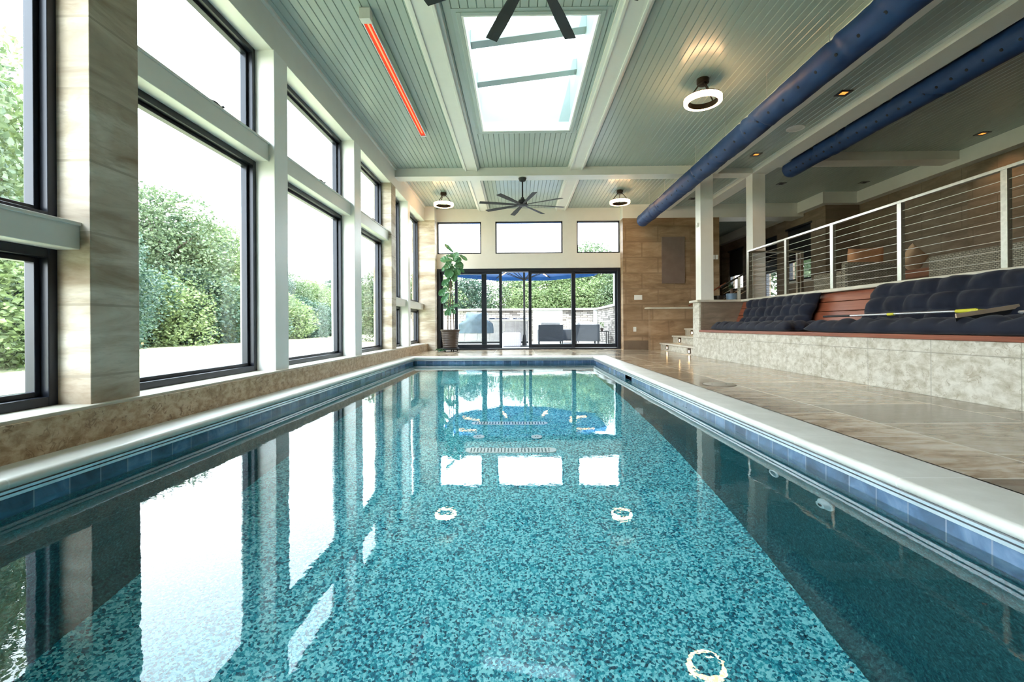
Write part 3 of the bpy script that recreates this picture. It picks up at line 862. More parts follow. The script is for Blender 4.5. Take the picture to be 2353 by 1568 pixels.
MB().lathe([(.125, .004), (.125, -.008), (.112, -.011), (.11, -.006)], n=48).build('rim', M['switch'], t, smooth=True)
MB().lathe([(.112, -.005), (.06, -.0085), (0, -.009)], n=48).build('grille', M['speaker'], t, smooth=True)

# ------------------------------------------------------------------ bench and cushions
bn = thing('bench', 'long built-in bench of red hardwood planks in the stone niche', 'bench', (3.42, 3.0, .468))
sb = MB()
for i in range(5):
    sb.box(-.018 + i * .135, -.018 + i * .135 + .129, -5.5, 5.615, .0, .040)
sb.build('seat', M['redwood'], bn, bevel=.004)
bb = MB()
p0, p1 = Vector((.63, 0, .045)), Vector((.83, 0, .555))
dv = (p1 - p0).normalized(); nv = Vector((-dv.z, 0, dv.x))
hgt = (p1 - p0).length / 4
for i in range(4):
    cpt = p0 + dv * (hgt * (i + .5))
    m_ = Matrix((Vector((0, 1, 0)), dv, nv)).transposed()
    bb.obox((cpt.x, .0575, cpt.z), (11.11, hgt - .010, .022), m_)
bb.build('backrest', M['redwood'], bn, bevel=.003)

def cushion(label, L, W, T, nx, ny, loc, rot, seed, flop=0.):
    rnd = random.Random(seed)
    nu, nv_ = int(nx * 12) + 1, int(ny * 12) + 1
    ph = [(rnd.uniform(-.15, .15), rnd.uniform(.8, 1.2)) for _ in range(60)]
    def hgt_(u, v):
        ed = (max(0, 1 - abs(2 * u - 1) ** 14) * max(0, 1 - abs(2 * v - 1) ** 8)) ** .45
        j = int(min(ny - 1e-6, v * ny)); uu = u * nx + (.5 if j % 2 else 0) * .0 + ph[j][0]
        a = abs(math.sin(PI * uu)); b_ = abs(math.sin(PI * v * ny))
        tuft = (a ** .55) * (b_ ** .55)
        i = int(uu) % 50
        nz = noise.noise(Vector((u * L * 5, v * W * 5, seed))) * .12 + noise.noise(Vector((u * L * 14, v * W * 14, seed))) * .06
        return ed * (.50 + .50 * tuft * ph[i][1] * .9 + nz)
    def xy(u, v):
        e = 1 + .035 * noise.noise(Vector((u * 6, v * 6, seed + 9.)))
        su = .5 + (u - .5) * e
        return (su - .5) * L, (v - .5) * W * (1 + .05 * noise.noise(Vector((u * L * 4, 3., seed))))
    b = MB()
    def top(u, v):
        uu, vv = u / (nu - 1), v / (nv_ - 1); x, y = xy(uu, vv)
        return (x, y, T * .42 + T * .62 * hgt_(uu, vv) - T * .22)
    def bot(u, v):
        uu, vv = u / (nu - 1), v / (nv_ - 1); x, y = xy(uu, vv)
        ed = (max(0, 1 - abs(2 * uu - 1) ** 14) * max(0, 1 - abs(2 * vv - 1) ** 8)) ** .45
        return (x, y, T * .20 * (1 - ed))
    b.grid(top, nu, nv_); b.grid(bot, nu, nv_)
    # weld the rim
    o = b.build('bench_cushion', M['navy'], None, smooth=False)
    bm = bmesh.new(); bm.from_mesh(o.data)
    bmesh.ops.remove_doubles(bm, verts=bm.verts, dist=.0012)
    bmesh.ops.recalc_face_normals(bm, faces=bm.faces)
    bm.to_mesh(o.data); bm.free(); o.data.shade_smooth()
    o.location = loc; o.rotation_euler = rot
    props(o, label, 'cushion', 'navy tufted bench cushions')
    return o
LEAN = R(68)
cushion('navy tufted seat cushion lying flat at the far bench end by the stone pier', 2.3, .56, .19, 9, 3, (3.73, 7.08, .508), (0, 0, R(90)), 1)
cushion('navy tufted back cushion leaning on the planks at the far end of the bench', 1.85, .52, .21, 8, 3, (4.10, 7.22, .775), (LEAN, 0, R(-90)), 2)
cushion('navy tufted seat cushion lying flat under the squeegee on the near part of the bench', 2.95, .56, .19, 12, 3, (3.73, 4.08, .508), (0, 0, R(90)), 3)
cushion('large navy tufted back cushion leaning on the planks behind the squeegee', 2.55, .54, .22, 9, 3, (4.10, 4.05, .775), (LEAN, 0, R(-90)), 4)

sq = thing('squeegee', 'yellow-headed squeegee with a long silver pole lying across the navy seat cushion', 'squeegee', (3.76, 3.9, .66))
MB().cyl((.0, 1.75, .035), (.0, 1.3, .035), .013, n=12).build('grip', M['fanblack'], sq, smooth=True)
MB().cyl((.0, 1.3, .035), (.0, -.02, .045), .011, n=12).build('pole', M['alu'], sq, smooth=True)
MB().cyl((0, .78, .037), (0, .70, .038), .0145, n=12).build('pole_collar', M['yellow'], sq, smooth=True)
hd_ = MB().tube([(0, .06, .045), (0, -.05, .045), (0, -.12, .045)], [.015, .018, .02], 12)
hd_.prism([(-.02, -.08), (.02, -.08), (.10, -.21), (.10, -.235), (-.11, -.235), (-.11, -.21)], 'z', .03, .055)
hd_.build('squeegee_head', M['yellow'], sq, bevel=.004)
MB().bar((-.29, -.245, .0), (.27, -.245, .085), .012, .034).build('blade_holder', M['paleblade'], sq)
MB().bar((-.29, -.243, -.03), (.27, -.243, .055), .006, .03).build('rubber_blade', M['fanblack'], sq)
tp = thing('telescopic_pole', 'silver pole with blue grip lying on the near cushion beside the squeegee blade', 'pole', (3.95, 3.4, .655))
MB().cyl((-.02, .22, .03), (.0, -.25, .035), .015, n=12).build('tube', M['alu'], tp, smooth=True)
MB().cyl((.0, -.2, .035), (.05, -1.2, .035), .02, n=12).build('grip', M['duct'], tp, smooth=True)

# ------------------------------------------------------------------ railings
rl = thing('cable_railing', 'steel cable railing with square posts running along the stone ledge above the bench', 'railing', (4.33, 8.58, 1.075))
PYS = [0, -1.19, -2.27, -3.38, -4.49, -5.6, -6.71, -7.82]
for y in PYS:
    MB().box(-.022, .022, y - .028, y + .028, 0, .90).box(-.04, .04, y - .045, y + .045, 0, .008).build('post', M['steel'], rl)
MB().box(-.028, .028, -10.5, .03, .885, .915).build('top_rail', M['steel'], rl, bevel=.003)
for i in range(9):
    z = .085 + i * .089
    MB().cyl((0, .0, z), (0, -10.5, z), .0032, n=6).build('cable', M['steel'], rl)
r2 = thing('cable_railing', 'short steel cable railing turning away from the long one beside the white post', 'railing', (4.36, 8.62, 1.05))
for x in (.02, .90, .97): MB().box(x - .022, x + .022, -.025, .025, 0, .915).build('post', M['steel'], r2)
MB().box(.0, .99, -.028, .028, .90, .935).build('top_rail', M['steel'], r2, bevel=.003)
for i in range(9):
    z = .11 + i * .088
    MB().cyl((.02, 0, z), (.97, 0, z), .0032, n=6).build('cable', M['steel'], r2)
hr = thing('stair_handrail', 'dark handrail on a steel post sloping up behind the blue plant pot', 'handrail', (4.36, 9.04, 1.075))
MB().box(-.022, .022, -.022, .022, 0, .47).build('post', M['steel'], hr)
MB().cyl((-.35, 0, .27), (.62, 0, .83), .02, n=12).build('rail', M['fanblack'], hr, smooth=True)
for i in range(4):
    MB().cyl((-.3, 0, .06 + .1 * i - .12), (.6, 0, .58 + .1 * i - .12), .003, n=6).build('cable', M['steel'], hr)
hr2 = thing('stair_handrail', 'thin amber-lit handrail on the stair wall between the white post and the fern', 'handrail', (4.7, 11.12, 1.35))
MB().cyl((-.55, 0, -.28), (.35, 0, .27), .018, n=12).build('rail', M['redwood'], hr2, smooth=True)
for x in (-.3, .2): MB().cyl((x, 0, .6 * x + .06), (x, .06, .6 * x + .0), .008, n=8).build('bracket', M['bronze'], hr2)

# ------------------------------------------------------------------ things on the stone ledge
pt_ = thing('potted_fern', 'dark green fern in a blue-grey pot on the stone ledge between the white posts', 'potted plant', (4.10, 8.80, 1.075))
MB().lathe([(.060, 0), (.085, .01), (.095, .06), (.097, .125), (.088, .125), (.085, .11), (0, .105)], n=32).build('pot', M['bluepot'], pt_, smooth=True)
MB().tube([(0, 0, .1), (.005, 0, .16), (0, 0, .24)], [.028, .026, .02], 10).build('stem', M['stem'], pt_, smooth=True)
fb = MB(); rnd = random.Random(5)
for i in range(46):
    a = rnd.uniform(0, 2 * PI); el = rnd.uniform(.15, 1.35); Ln = rnd.uniform(.16, .30); pts = []
    for q in range(6):
        s = q / 5
        rr = Ln * s * math.cos(el) ; zz = .22 + Ln * s * math.sin(el) - .12 * s * s
        pts.append(Vector((rr * math.cos(a), rr * math.sin(a), zz)))
    sd = Vector((-math.sin(a), math.cos(a), 0))
    for q in range(5):
        p, p2 = pts[q], pts[q + 1]
        w = .018 * (1 - q / 5.5)
        for sg in (-1, 1):
            for e in (0, .5):
                c0 = p.lerp(p2, e)
                fb.add([c0, c0 + sd * sg * w * 1.8 + (p2 - p) * .5, c0 + (p2 - p) * .35], [(0, 1, 2)])
fb.build('fronds', M['fern'], pt_, norm=False)
bw_ = MB().lathe([(.05, 0), (.085, .015), (.098, .05), (.10, .085), (.094, .085), (.085, .04), (0, .02)], n=32).build('bowl', M['darkbowl'], None, smooth=True, loc=(3.86, 8.80, 1.075))
props(bw_, 'low black bowl on the stone ledge beside the blue plant pot', 'bowl')

# ------------------------------------------------------------------ loft furniture
ac = thing('wicker_armchair', 'grey wicker armchair seen from behind with an orange pillow on it, behind the railing', 'armchair', (5.77, 7.5, 1.05))
MB().box(-.42, .42, 0, .12, .06, .57).build('backrest', M['wicker'], ac, bevel=.035, seg=3)
for s in (-1, 1):
    MB().box(s * .36 - .065, s * .36 + .065, .08, .82, .06, .44).build('arm', M['wicker'], ac, bevel=.03, seg=3)
MB().box(-.3, .3, .1, .8, .08, .26).build('seat_base', M['wicker'], ac)
MB().box(-.29, .29, .13, .82, .26, .38).build('seat_cushion', M['rust'], ac, bevel=.04, seg=3)
for x in (-.36, .36):
    for y in (.06, .76): MB().box(x - .03, x + .03, y - .03, y + .03, 0, .08).build('leg', M['fanblack'], ac)
def pillow(label, w, hh, d, loc, rot, mat):
    b = MB(); n = 21
    for sg in (1, -1):
        def fn(u, v, sg=sg):
            a, c_ = 2 * u / (n - 1) - 1, 2 * v / (n - 1) - 1
            th = ((1 - a ** 4) * (1 - c_ ** 4)) ** .5
            k_ = 1 - .07 * (1 - abs(c_) ** 2) * abs(a) ** 3 ; k2 = 1 - .10 * (1 - abs(a) ** 2) * abs(c_) ** 3
            return (a * w / 2 * k_, sg * d / 2 * th, c_ * hh / 2 * k2)
        b.grid(fn, n, n)
    o = b.build('throw_pillow', mat, None)
    bm = bmesh.new(); bm.from_mesh(o.data); bmesh.ops.remove_doubles(bm, verts=bm.verts, dist=.0005)
    bmesh.ops.recalc_face_normals(bm, faces=bm.faces); bm.to_mesh(o.data); bm.free(); o.data.shade_smooth()
    o.location = loc; o.rotation_euler = rot
    return props(o, label, 'pillow', 'throw pillows on the wicker seats')
pillow('orange throw pillow propped over the back of the wicker armchair', .62, .44, .2, (5.80, 7.68, 1.66), (R(8), R(-4), R(4)), M['orange'])
so = thing('wicker_sofa', 'long grey wicker sofa seen from behind along the railing, brown seat at its far end', 'sofa', (5.82, 4.6, 1.05))
MB().box(0, .14, -2.2, 1.95, .06, .50).build('backrest', M['wicker'], so, bevel=.04, seg=3)
MB().box(.1, .86, -2.2, 2.45, .06, .22).build('seat_base', M['wicker'], so, bevel=.02)
MB().box(.02, .85, -.6, 2.45, .22, .36).build('seat_cushion', M['rust'], so, bevel=.04, seg=3)
MB().box(.14, .85, -2.1, -.62, .22, .36).build('seat_cushion', M['rust'], so, bevel=.04, seg=3)
for y in (-2.1, 2.3): MB().box(.15, .21, y, y + .06, 0, .07).box(.72, .78, y, y + .06, 0, .07).build('leg', M['fanblack'], so)
pillow('tan throw pillow leaning on the brown seat at the far end of the wicker sofa', .36, .36, .13, (5.98, 6.96, 1.575), (R(12), R(30), R(14)), M['beigecloth'])
pillow('small dark-edged pillow poking above the wicker sofa back at the near railing post', .36, .30, .13, (6.03, 5.22, 1.60), (R(6), R(12), R(80)), M['navy'])

# ------------------------------------------------------------------ wall fittings
ap = MB().box(3.587, 4.153, 11.368, 11.3995, 1.64, 2.80).build('acoustic_panel', M['panel'], None, bevel=.004)
props(ap, 'tall brown fabric panel on the warm stone wall over the stairs', 'wall panel')
t = thing('control_panel', 'wide white control plate on the far stone wall above the outlet', 'control panel', (3.0, 11.4, 1.30))
MB().box(-.1, .1, -.012, 0, -.06, .06).build('plate', M['switch'], t, bevel=.004)
MB().box(-.085, -.01, -.016, -.012, -.04, .04).box(.01, .085, -.016, -.012, -.04, .04).build('button', M['switch'], t, bevel=.002)
t = thing('wall_outlet', 'small white outlet low on the far stone wall beside the glass door', 'outlet', (2.91, 11.4, .505))
MB().box(-.037, .037, -.008, 0, -.058, .058).build('plate', M['switch'], t, bevel=.003)
MB().box(-.016, .016, -.011, -.008, -.045, -.008).box(-.016, .016, -.011, -.008, .008, .045).build('socket', M['speaker'], t, bevel=.002)
for i, x in enumerate((4.875, 4.955)):
    t = thing('light_switch', ('white switch plate on the stone wall right beside the white post', 'white switch plate at the end of the stone wall above the fern')[i], 'light switch', (x, 11.4, 2.29), 0, 'white switch plates above the stairs')
    MB().box(-.033, .033, -.008, 0, -.055, .055).build('plate', M['switch'], t, bevel=.003)
    MB().box(-.014, .014, -.013, -.008, -.03, .03).build('rocker', M['switch'], t, bevel=.002)
t = thing('wall_sensor', 'small white sensor box on the pool-side face of the white post', 'sensor', (3.46, 8.78, 2.52))
MB().box(-.022, 0, -.03, .03, -.04, .04).build('case', M['switch'], t, bevel=.005)
MB().cyl((-.022, 0, -.012), (-.028, 0, -.012), .011, n=16).build('lens', M['speaker'], t)
for i, (x, y, z, lb) in enumerate(((3.49, 10.7, .085, 'amber step light in the lowest riser at the end by the wall'), (3.49, 9.33, .075, 'amber step light in the lowest riser next to the stone pier'), (3.79, 10.72, .255, 'amber step light in the second riser of the stairs'), (4.09, 10.75, .43, 'amber step light in the third riser, half hidden by the pier'))):
    t = thing('step_light', lb, 'step light', (x, y, z), 0, 'amber step lights')
    b = MB(); b.box(-.012, 0, -.075, -.035, -.055, .055).box(-.012, 0, .035, .075, -.055, .055).box(-.012, 0, -.035, .035, .012, .055).box(-.012, 0, -.035, .035, -.055, -.038)
    b.build('frame', M['bronze'], t)
    MB().box(-.006, 0, -.035, .035, -.038, .012).build('lamp', M['step'], t)
t = thing('skimmer_lid', 'round pale skimmer lid set in the deck tiles beside the pool', 'skimmer lid', (2.02, 4.61, 0))
MB().lathe([(.15, -.01), (.15, .003), (.146, .005), (0, .005)], n=48).build('lid', plain('stone_coloured_lid', (.42, .37, .30), .35), t, smooth=True)
MB().lathe([(.158, -.01), (.158, .002), (.151, .002), (.151, -.01)], n=48, closed=True).build('rim', M['bronze'], t)
for x in (-.07, .07): MB().cyl((x, 0, .004), (x, 0, .0062), .008, n=12).build('finger_hole', M['hole'], t)

# ------------------------------------------------------------------ pool fittings
def grate(label, loc, L, Wd):
    t = thing('drain_grate', label, 'drain grate', loc, 0, 'long drain grates on the pool floor')
    n = 14; out = []
    for k_ in range(n + 1):
        a = -PI / 2 + PI * k_ / n; out.append((L / 2 - Wd / 2 + Wd / 2 * math.cos(a), Wd / 2 * math.sin(a)))
    for k_ in range(n + 1):
        a = PI / 2 + PI * k_ / n; out.append((-L / 2 + Wd / 2 + Wd / 2 * math.cos(a), Wd / 2 * math.sin(a)))
    MB().prism(out, 'z', 0, .012).build('cover', M['pvc'], t, bevel=.003)
    sl = MB(); x = -L / 2 + Wd * .4
    while x < L / 2 - Wd * .4:
        sl.box(x, x + .012, -Wd * .38, Wd * .38, .0118, .0132); x += .03
    sl.build('slot', plain('grate_slot', (.02, .12, .15), .6), t)
grate('long white drain grate across the pool floor, the one nearer the camera', (-.072, 4.055, PB), .81, .115)
grate('long white drain grate across the pool floor, the one nearer the glass doors', (-.10, 4.845, PB), .81, .11)
for x, lb in ((-.387, 'small round white floor fitting between the drain grates, the one on the fig side'), (.172, 'small round white floor fitting between the drain grates, the one on the bench side')):
    t = thing('floor_fitting', lb, 'pool fitting', (x, 4.405, PB), 0, 'round fittings on the pool floor')
    MB().lathe([(.055, 0), (.055, .008), (.04, .014), (.03, .008), (0, .008)], n=32).build('flange', M['pvc'], t, smooth=True)
    MB().cyl((-.012, 0, .008), (-.012, 0, .0095), .008, n=10).cyl((.012, 0, .008), (.012, 0, .0095), .008, n=10).build('nozzle', M['hole'], t)
t = thing('return_inlet', 'white domed inlet just under the water on the bench-side pool wall', 'pool inlet', (PR + .02, 2.23, -.569))
MB().cyl((-.006, 0, 0), (.0, 0, 0), .055, n=32).cyl((-.03, 0, 0), (-.006, 0, 0), .032, .045, n=32).build('flange', M['pvc'], t, smooth=True)
MB().cyl((-.0315, 0, 0), (-.03, 0, 0), .014, n=20).build('nozzle', M['hole'], t)
t = thing('return_inlet', 'thin ring-shaped inlet under the water beyond the white domed one', 'pool inlet', (PR + .02, 2.674, -.60))
b = MB(); pts = [(-.004, .04 * math.cos(2 * PI * q / 28), .04 * math.sin(2 * PI * q / 28)) for q in range(28)]
b.tube(pts, .007, 8, True); b.build('ring', M['pvc'], t, smooth=True)
MB().cyl((-.003, 0, 0), (0, 0, 0), .034, n=24).build('plug', plain('grey_plug', (.2, .3, .32), .5), t)

# ------------------------------------------------------------------ potted fig
cd = thing('plant_caddy', 'round wheeled caddy on the deck under the brown fig pot', 'plant caddy', (-1.64, 10.98, 0))
MB().lathe([(.215, .052), (.225, .058), (.225, .078), (.215, .084), (0, .084)], n=40).build('tray', M['fanblack'], cd, smooth=True)
for q in range(5):
    a = 2 * PI * q / 5 + .3; x, y = .17 * math.cos(a), .17 * math.sin(a)
    MB().cyl((x - .012, y, .026), (x + .012, y, .026), .026, n=16).box(x - .006, x + .006, y - .01, y + .01, .03, .054).build('caster', M['fanblack'], cd)
fg = thing('potted_fig', 'tall fiddle-leaf fig in a ribbed brown pot in front of the glass doors', 'potted plant', (-1.64, 10.98, .084))
prof = [(.155, 0), (.165, .005)]
for q in range(9):
    z = .02 + q * .041; r0 = .168 + .048 * (z / .4)
    prof += [(r0, z), (r0 + .006, z + .012), (r0 + .006, z + .024), (r0, z + .036)]
prof += [(.222, .395), (.237, .415), (.240, .445), (.228, .447), (.213, .42), (.20, .38), (0, .375)]
MB().lathe(prof, n=48).build('pot', M['pot'], fg, smooth=True)
MB().lathe([(.206, .37), (.12, .392), (0, .40)], n=32).build('soil', M['soil'], fg, smooth=True)
st_paths = [[(-.06, 0, .38), (-.055, .01, .8), (-.03, .02, 1.2), (-.02, .0, 1.5), (.01, 0, 1.75)],
            [(.015, .03, .38), (.005, .02, .8), (.005, .01, 1.2), (.01, .0, 1.6), (.0, 0, 1.95)],
            [(.095, 0, .38), (.08, 0, .8), (.055, 0, 1.2), (.03, .0, 1.55), (.03, 0, 1.8)]]
for p in st_paths:
    MB().tube(p, [.012, .011, .010, .009, .006], 8).build('stem', M['stem'], fg, smooth=True)
def figleaf(mb, p, yaw, pit, roll, L, Wd):
    m_ = Matrix.Rotation(yaw, 3, 'Z') @ Matrix.Rotation(-pit, 3, 'Y') @ Matrix.Rotation(roll, 3, 'X')
    n, k_ = 9, 7
    def fn(u, v):
        s = u / (n - 1); w = 2 * v / (k_ - 1) - 1
        half = Wd / 2 * (max(0, math.sin(PI * min(1, s ** 1.15 * .93 + .035))) ** .6) * (.66 + .42 * s - .18 * math.exp(-((s - .42) / .12) ** 2))
        x = s * L; y = w * half
        z = -.22 * L * s * s + .16 * abs(w) * half + .012 * math.sin(s * 22 + abs(w) * 3) * (abs(w) > .2)
        return Vector(p) + m_ @ Vector((x, y, z))
    mb.grid(fn, n, k_)
lf = MB()
rnd = random.Random(21)
def figblade(mb, p0, p1, Wd, nrm):
    p0, p1 = Vector(p0), Vector(p1); d = p1 - p0; L = d.length; d.normalize()
    sd = d.cross(Vector(nrm)).normalized(); up = sd.cross(d)
    n, k_ = 12, 9
    def fn(u, v):
        s = u / (n - 1); w = 2 * v / (k_ - 1) - 1
        half = Wd / 2 * (max(0, math.sin(PI * min(1, s ** 1.1 * .94 + .03))) ** .62) * (.70 + .36 * s - .14 * math.exp(-((s - .4) / .13) ** 2))
        h_ = .20 * abs(w) * half - .16 * L * (s - .3) ** 2 + .010 * math.sin(s * 24 - abs(w) * 4) * min(1, abs(w) * 2)
        return p0 + d * (s * L) + sd * (w * half) + up * h_
    mb.grid(fn, n, k_)
FIG = [(300, 235, 185, 120, 48), (290, 335, 125, 315, 95), (300, 345, 352, 232, 95), (370, 255, 475, 335, 48), (290, 380, 185, 430, 80), (190, 390, 150, 468, 52),
       (290, 400, 215, 555, 118), (305, 410, 425, 390, 125), (300, 390, 437, 485, 52), (330, 430, 375, 528, 80), (300, 470, 310, 608, 80), (250, 450, 178, 525, 70),
       (262, 560, 148, 655, 74), (250, 575, 235, 690, 90), (205, 680, 113, 785, 82), (237, 752, 150, 883, 80), (278, 922, 357, 908, 56), (240, 940, 188, 1043, 56), (252, 955, 245, 1043, 58),
       (268, 950, 318, 1018, 56), (300, 945, 238, 950, 42), (232, 942, 185, 913, 28), (275, 292, 200, 258, 40), (305, 300, 258, 250, 44), (300, 330, 400, 330, 90), (280, 420, 330, 520, 90), (270, 350, 210, 400, 80), (330, 360, 420, 440, 80)]
S_ = 10.98 / 1046.
def figpt(cx, cy, y): return ((cx / 5.6 + 990 - 1190.6) * S_ + 1.64, y, .6 + (751.5 - 540 - cy / 5.6) * S_ - .084)
for i, (ax, ay, bx, by, w_) in enumerate(FIG):
    y0_ = rnd.uniform(-.05, .03); y1_ = y0_ + rnd.uniform(-.10, .04)
    figblade(lf, figpt(ax, ay, y0_), figpt(bx, by, y1_), w_ * 1.12 / 5.6 * S_, (rnd.uniform(-.3, .3), -1, rnd.uniform(.0, .6)))
lf.build('foliage', M['figleaf'], fg, smooth=True, norm=False)
fl_ = MB(); figleaf(fl_, (0, 0, .055), R(170), R(8), R(10), .24, .15); figleaf(fl_, (.02, .02, .04), R(215), R(4), R(-12), .2, .13)
o = fl_.build('fallen_leaf', M['figleaf'], None, smooth=True, norm=False, loc=(-1.72, 10.72, .005))
props(o, 'dark green fig leaf dropped on the deck beside the plant caddy', 'leaf')
# ------------------------------------------------------------------ outdoors
GZ = -.15      # patio level
LZ = -.30      # lawn level
g = MB(); g.box(-90, -2.66, -30, 110, LZ - .3, LZ).box(-2.66, 90, 23.2, 110, LZ - .3, LZ).box(12, 90, -30, 23.2, LZ - .3, LZ)
struct('ground_lawn', g, M['lawn'])
struct('floor_patio', MB().box(-2.66, 12, 11.88, 23.2, LZ - .3, GZ), M['paver'])

# umbrella
um = thing('patio_umbrella', 'large blue patio umbrella on a dark pole outside the open glass door', 'umbrella', (.23, 16.75, GZ))
MB().cyl((0, 0, 0), (0, 0, 3.3), .038, n=20).build('pole', M['fanblack'], um, smooth=True)
MB().lathe([(.30, 0), (.30, .03), (.09, .06), (.07, .25), (.05, .42), (.045, .44)], n=32).build('base', M['fanblack'], um, smooth=True)
MB().cyl((0, -.04, 1.05), (.0, -.14, 1.08), .012, n=8).box(-.04, .04, -.05, .05, .98, 1.12).build('crank', M['fanblack'], um)
RU = 3.0; ze, za = 2.86, 3.22
cb_ = MB(); rim = [(RU * math.cos(PI / 8 + q * PI / 4), RU * math.sin(PI / 8 + q * PI / 4)) for q in range(8)]
vs = [(0, 0, za)] + [(x, y, ze) for x, y in rim] + [(x * 1.002, y * 1.002, ze - .16) for x, y in rim] + [(0, 0, za - .015)] + [(x, y, ze - .012) for x, y in rim]
fs = []
for q in range(8):
    w = (q + 1) % 8
    fs += [(0, 1 + q, 1 + w), (1 + q, 9 + q, 9 + w, 1 + w), (17, 18 + w, 18 + q)]
cb_.add(vs, fs); cb_.build('canopy', M['umbrella'], um, norm=False)
for q in range(8):
    x, y = rim[q]
    rb = MB().bar((x * .03, y * .03, za - .05), (x * .985, y * .985, ze - .045), .03, .03).build('rib', M['fanblack'], um)
    MB().bar((x * .62, y * .62, za - .05 - (za - ze) * .62 - .014), (x * .86, y * .86, za - .05 - (za - ze) * .86 - .014), .035, .012).build('led_strip', M['led'], rb)
    MB().bar((x * .01, y * .01, 2.45), (x * .45, y * .45, za - .09 - (za - ze) * .45), .02, .02).build('strut', M['fanblack'], rb)

# ottoman
ot = thing('ottoman', 'white patterned pouf just outside the open glass door', 'ottoman', (-.235, 16.7, GZ))
MB().box(-.34, .34, -.3, .3, .0, .52).build('body', M['pouf'], ot, bevel=.07, seg=4)
b = MB()
for i in range(9):
    for j in range(7):
        x, z = -.27 + i * .0675, .07 + j * .058
        b.cyl((x, -.302, z), (x, -.307, z), .014, n=8)
b.build('stud_pattern', M['switch'], ot)

# outdoor kitchen
oc = thing('outdoor_cabinet', 'long stainless outdoor cabinet run behind the glass doors', 'cabinet', (-1.3, 20.0, GZ))
MB().box(-2.2, 1.75, .02, .75, .08, 1.0).build('body', M['plaster'], oc)
MB().box(-2.25, 1.8, -.03, .78, 1.0, 1.05).build('countertop', M['ledge'], oc, bevel=.006)
MB().box(-2.2, 1.75, .06, .7, 0, .08).build('plinth', M['fanblack'], oc)
for i in range(7):
    xa = -2.15 + i * .555
    d_ = MB().box(xa + .012, xa + .54, .0, .022, .12, .96).build('door', M['stainless'], oc, bevel=.004)
    MB().cyl((xa + (.48 if i % 2 == 0 else .07), -.03, .55), (xa + (.48 if i % 2 == 0 else .07), -.03, .85), .012, n=8).build('door_handle', M['steel'], d_)
gc = thing('covered_grill', 'grill under a grey-blue vinyl cover on the outdoor cabinet, behind the sliding door', 'grill', (-1.85, 20.02, GZ))
b = MB()
def cov(u, v):
    a = 2 * PI * u / 48; s = v / 11
    w, d_, hh = .80, .42, 1.36
    q = (abs(math.cos(a)) ** 5 + abs(math.sin(a)) ** 5) ** -.2
    z = .45 + (hh - .45) * min(1, s * 1.25)
    inn = 1 if s < .8 else 1 - (s - .8) / .2 * .98
    if s >= .8: z = hh - .04 * math.sin((s - .8) / .2 * PI / 2) * 0 + .02 * math.sin(a * 2)
    top = 1 - .18 * max(0, (z - 1.05) / .4)
    f_ = (1 + .05 * noise.noise(Vector((math.cos(a) * 3, math.sin(a) * 3, z * 3))))
    sx = (.62 + .38 * max(0, min(1, (1.02 - z) / .1))) if z > .9 else 1
    return (w * math.cos(a) * q * inn * sx * f_, .3 + d_ * math.sin(a) * q * inn * top * f_, z)
b.grid(cov, 48, 12, cu=True)
b.build('cover', M['cover'], gc, smooth=True)
MB().box(-.55, .55, .0, .6, 1.0, 1.25).build('grill_body', M['stainless'], gc)
tpn = MB()
tpn.grid(lambda u, v: (.0 + 1.95 * u / 40, .0 + .62 * v / 12, .035 + .05 * noise.noise(Vector((u * .35, v * .4, 2.))) + .03 * noise.noise(Vector((u * .9, v * .8, 7.))) - (.10 if v in (0,) else 0)), 41, 13)
o = tpn.build('counter_cover', M['tarp'], None, smooth=True, loc=(-1.35, 20.05, GZ + 1.06))
props(o, 'crumpled black plastic sheet lying on the outdoor counter beside the covered grill', 'tarp')

# patio walls
struct('wall_patio_back', MB().box(-6, 4.0, 22.0, 22.3, GZ, 1.36), M['patiostone'])
struct('wall_patio_plaster', MB().box(.72, 2.14, 21.93, 22.0, GZ, 1.36).box(3.62, 3.82, 21.90, 22.0, GZ, 1.36).box(-6, -.3, 21.94, 22.0, GZ, .95), M['plaster'])
struct('trim_%d' % k, MB().box(-6.1, 4.05, 21.86, 22.36, 1.36, 1.45), M['plaster'], bevel=.01); k += 1
struct('wall_patio_right', MB().box(3.80, 4.15, 15.2, 22.0, GZ, 1.36), M['patiostone'])
struct('trim_%d' % k, MB().box(3.72, 4.22, 15.1, 22.0, 1.36, 1.45), M['plaster'], bevel=.01); k += 1
struct('trim_%d' % k, MB().box(3.82, 4.12, 17.3, 18.3, 1.45, 3.6).box(3.80, 3.82, 17.5, 18.1, 1.7, 3.3), M['plaster'], bevel=.01); k += 1

# patio seating
def lounge(label, loc, rz, cushion_extra=True):
    t = thing('lounge_chair', label, 'patio chair', loc, rz, 'charcoal rattan patio chairs')
    MB().box(-.5, .5, 0, .09, .12, .80).build('backrest', M['rattan'], t, bevel=.02)
    for s in (-1, 1): MB().box(s * .455 - .045, s * .455 + .045, .05, .80, .12, .60).build('arm', M['rattan'], t, bevel=.02)
    MB().box(-.45, .45, .05, .80, .12, .30).build('seat_base', M['rattan'], t)
    MB().box(-.4, .4, .12, .82, .30, .44).build('seat_cushion', M['greycloth'], t, bevel=.04, seg=3)
    MB().box(-.39, .39, .09, .24, .44, .90).build('back_cushion', M['greycloth'], t, bevel=.05, seg=3)
    for x in (-.46, .46):
        for y in (.04, .74): MB().cyl((x, y, 0), (x, y, .13), .022, n=10).build('leg', M['fanblack'], t)
    return t
lounge('charcoal patio chair seen square from behind, in front of the white plaster panel', (1.31, 18.3, GZ), 0)
lounge('charcoal patio chair seen from behind under the ledgestone wall, next to the side table', (2.82, 18.5, GZ), R(4))
lounge('charcoal patio chair turned sideways between the two chairs seen from behind', (2.62, 19.9, GZ), R(78))
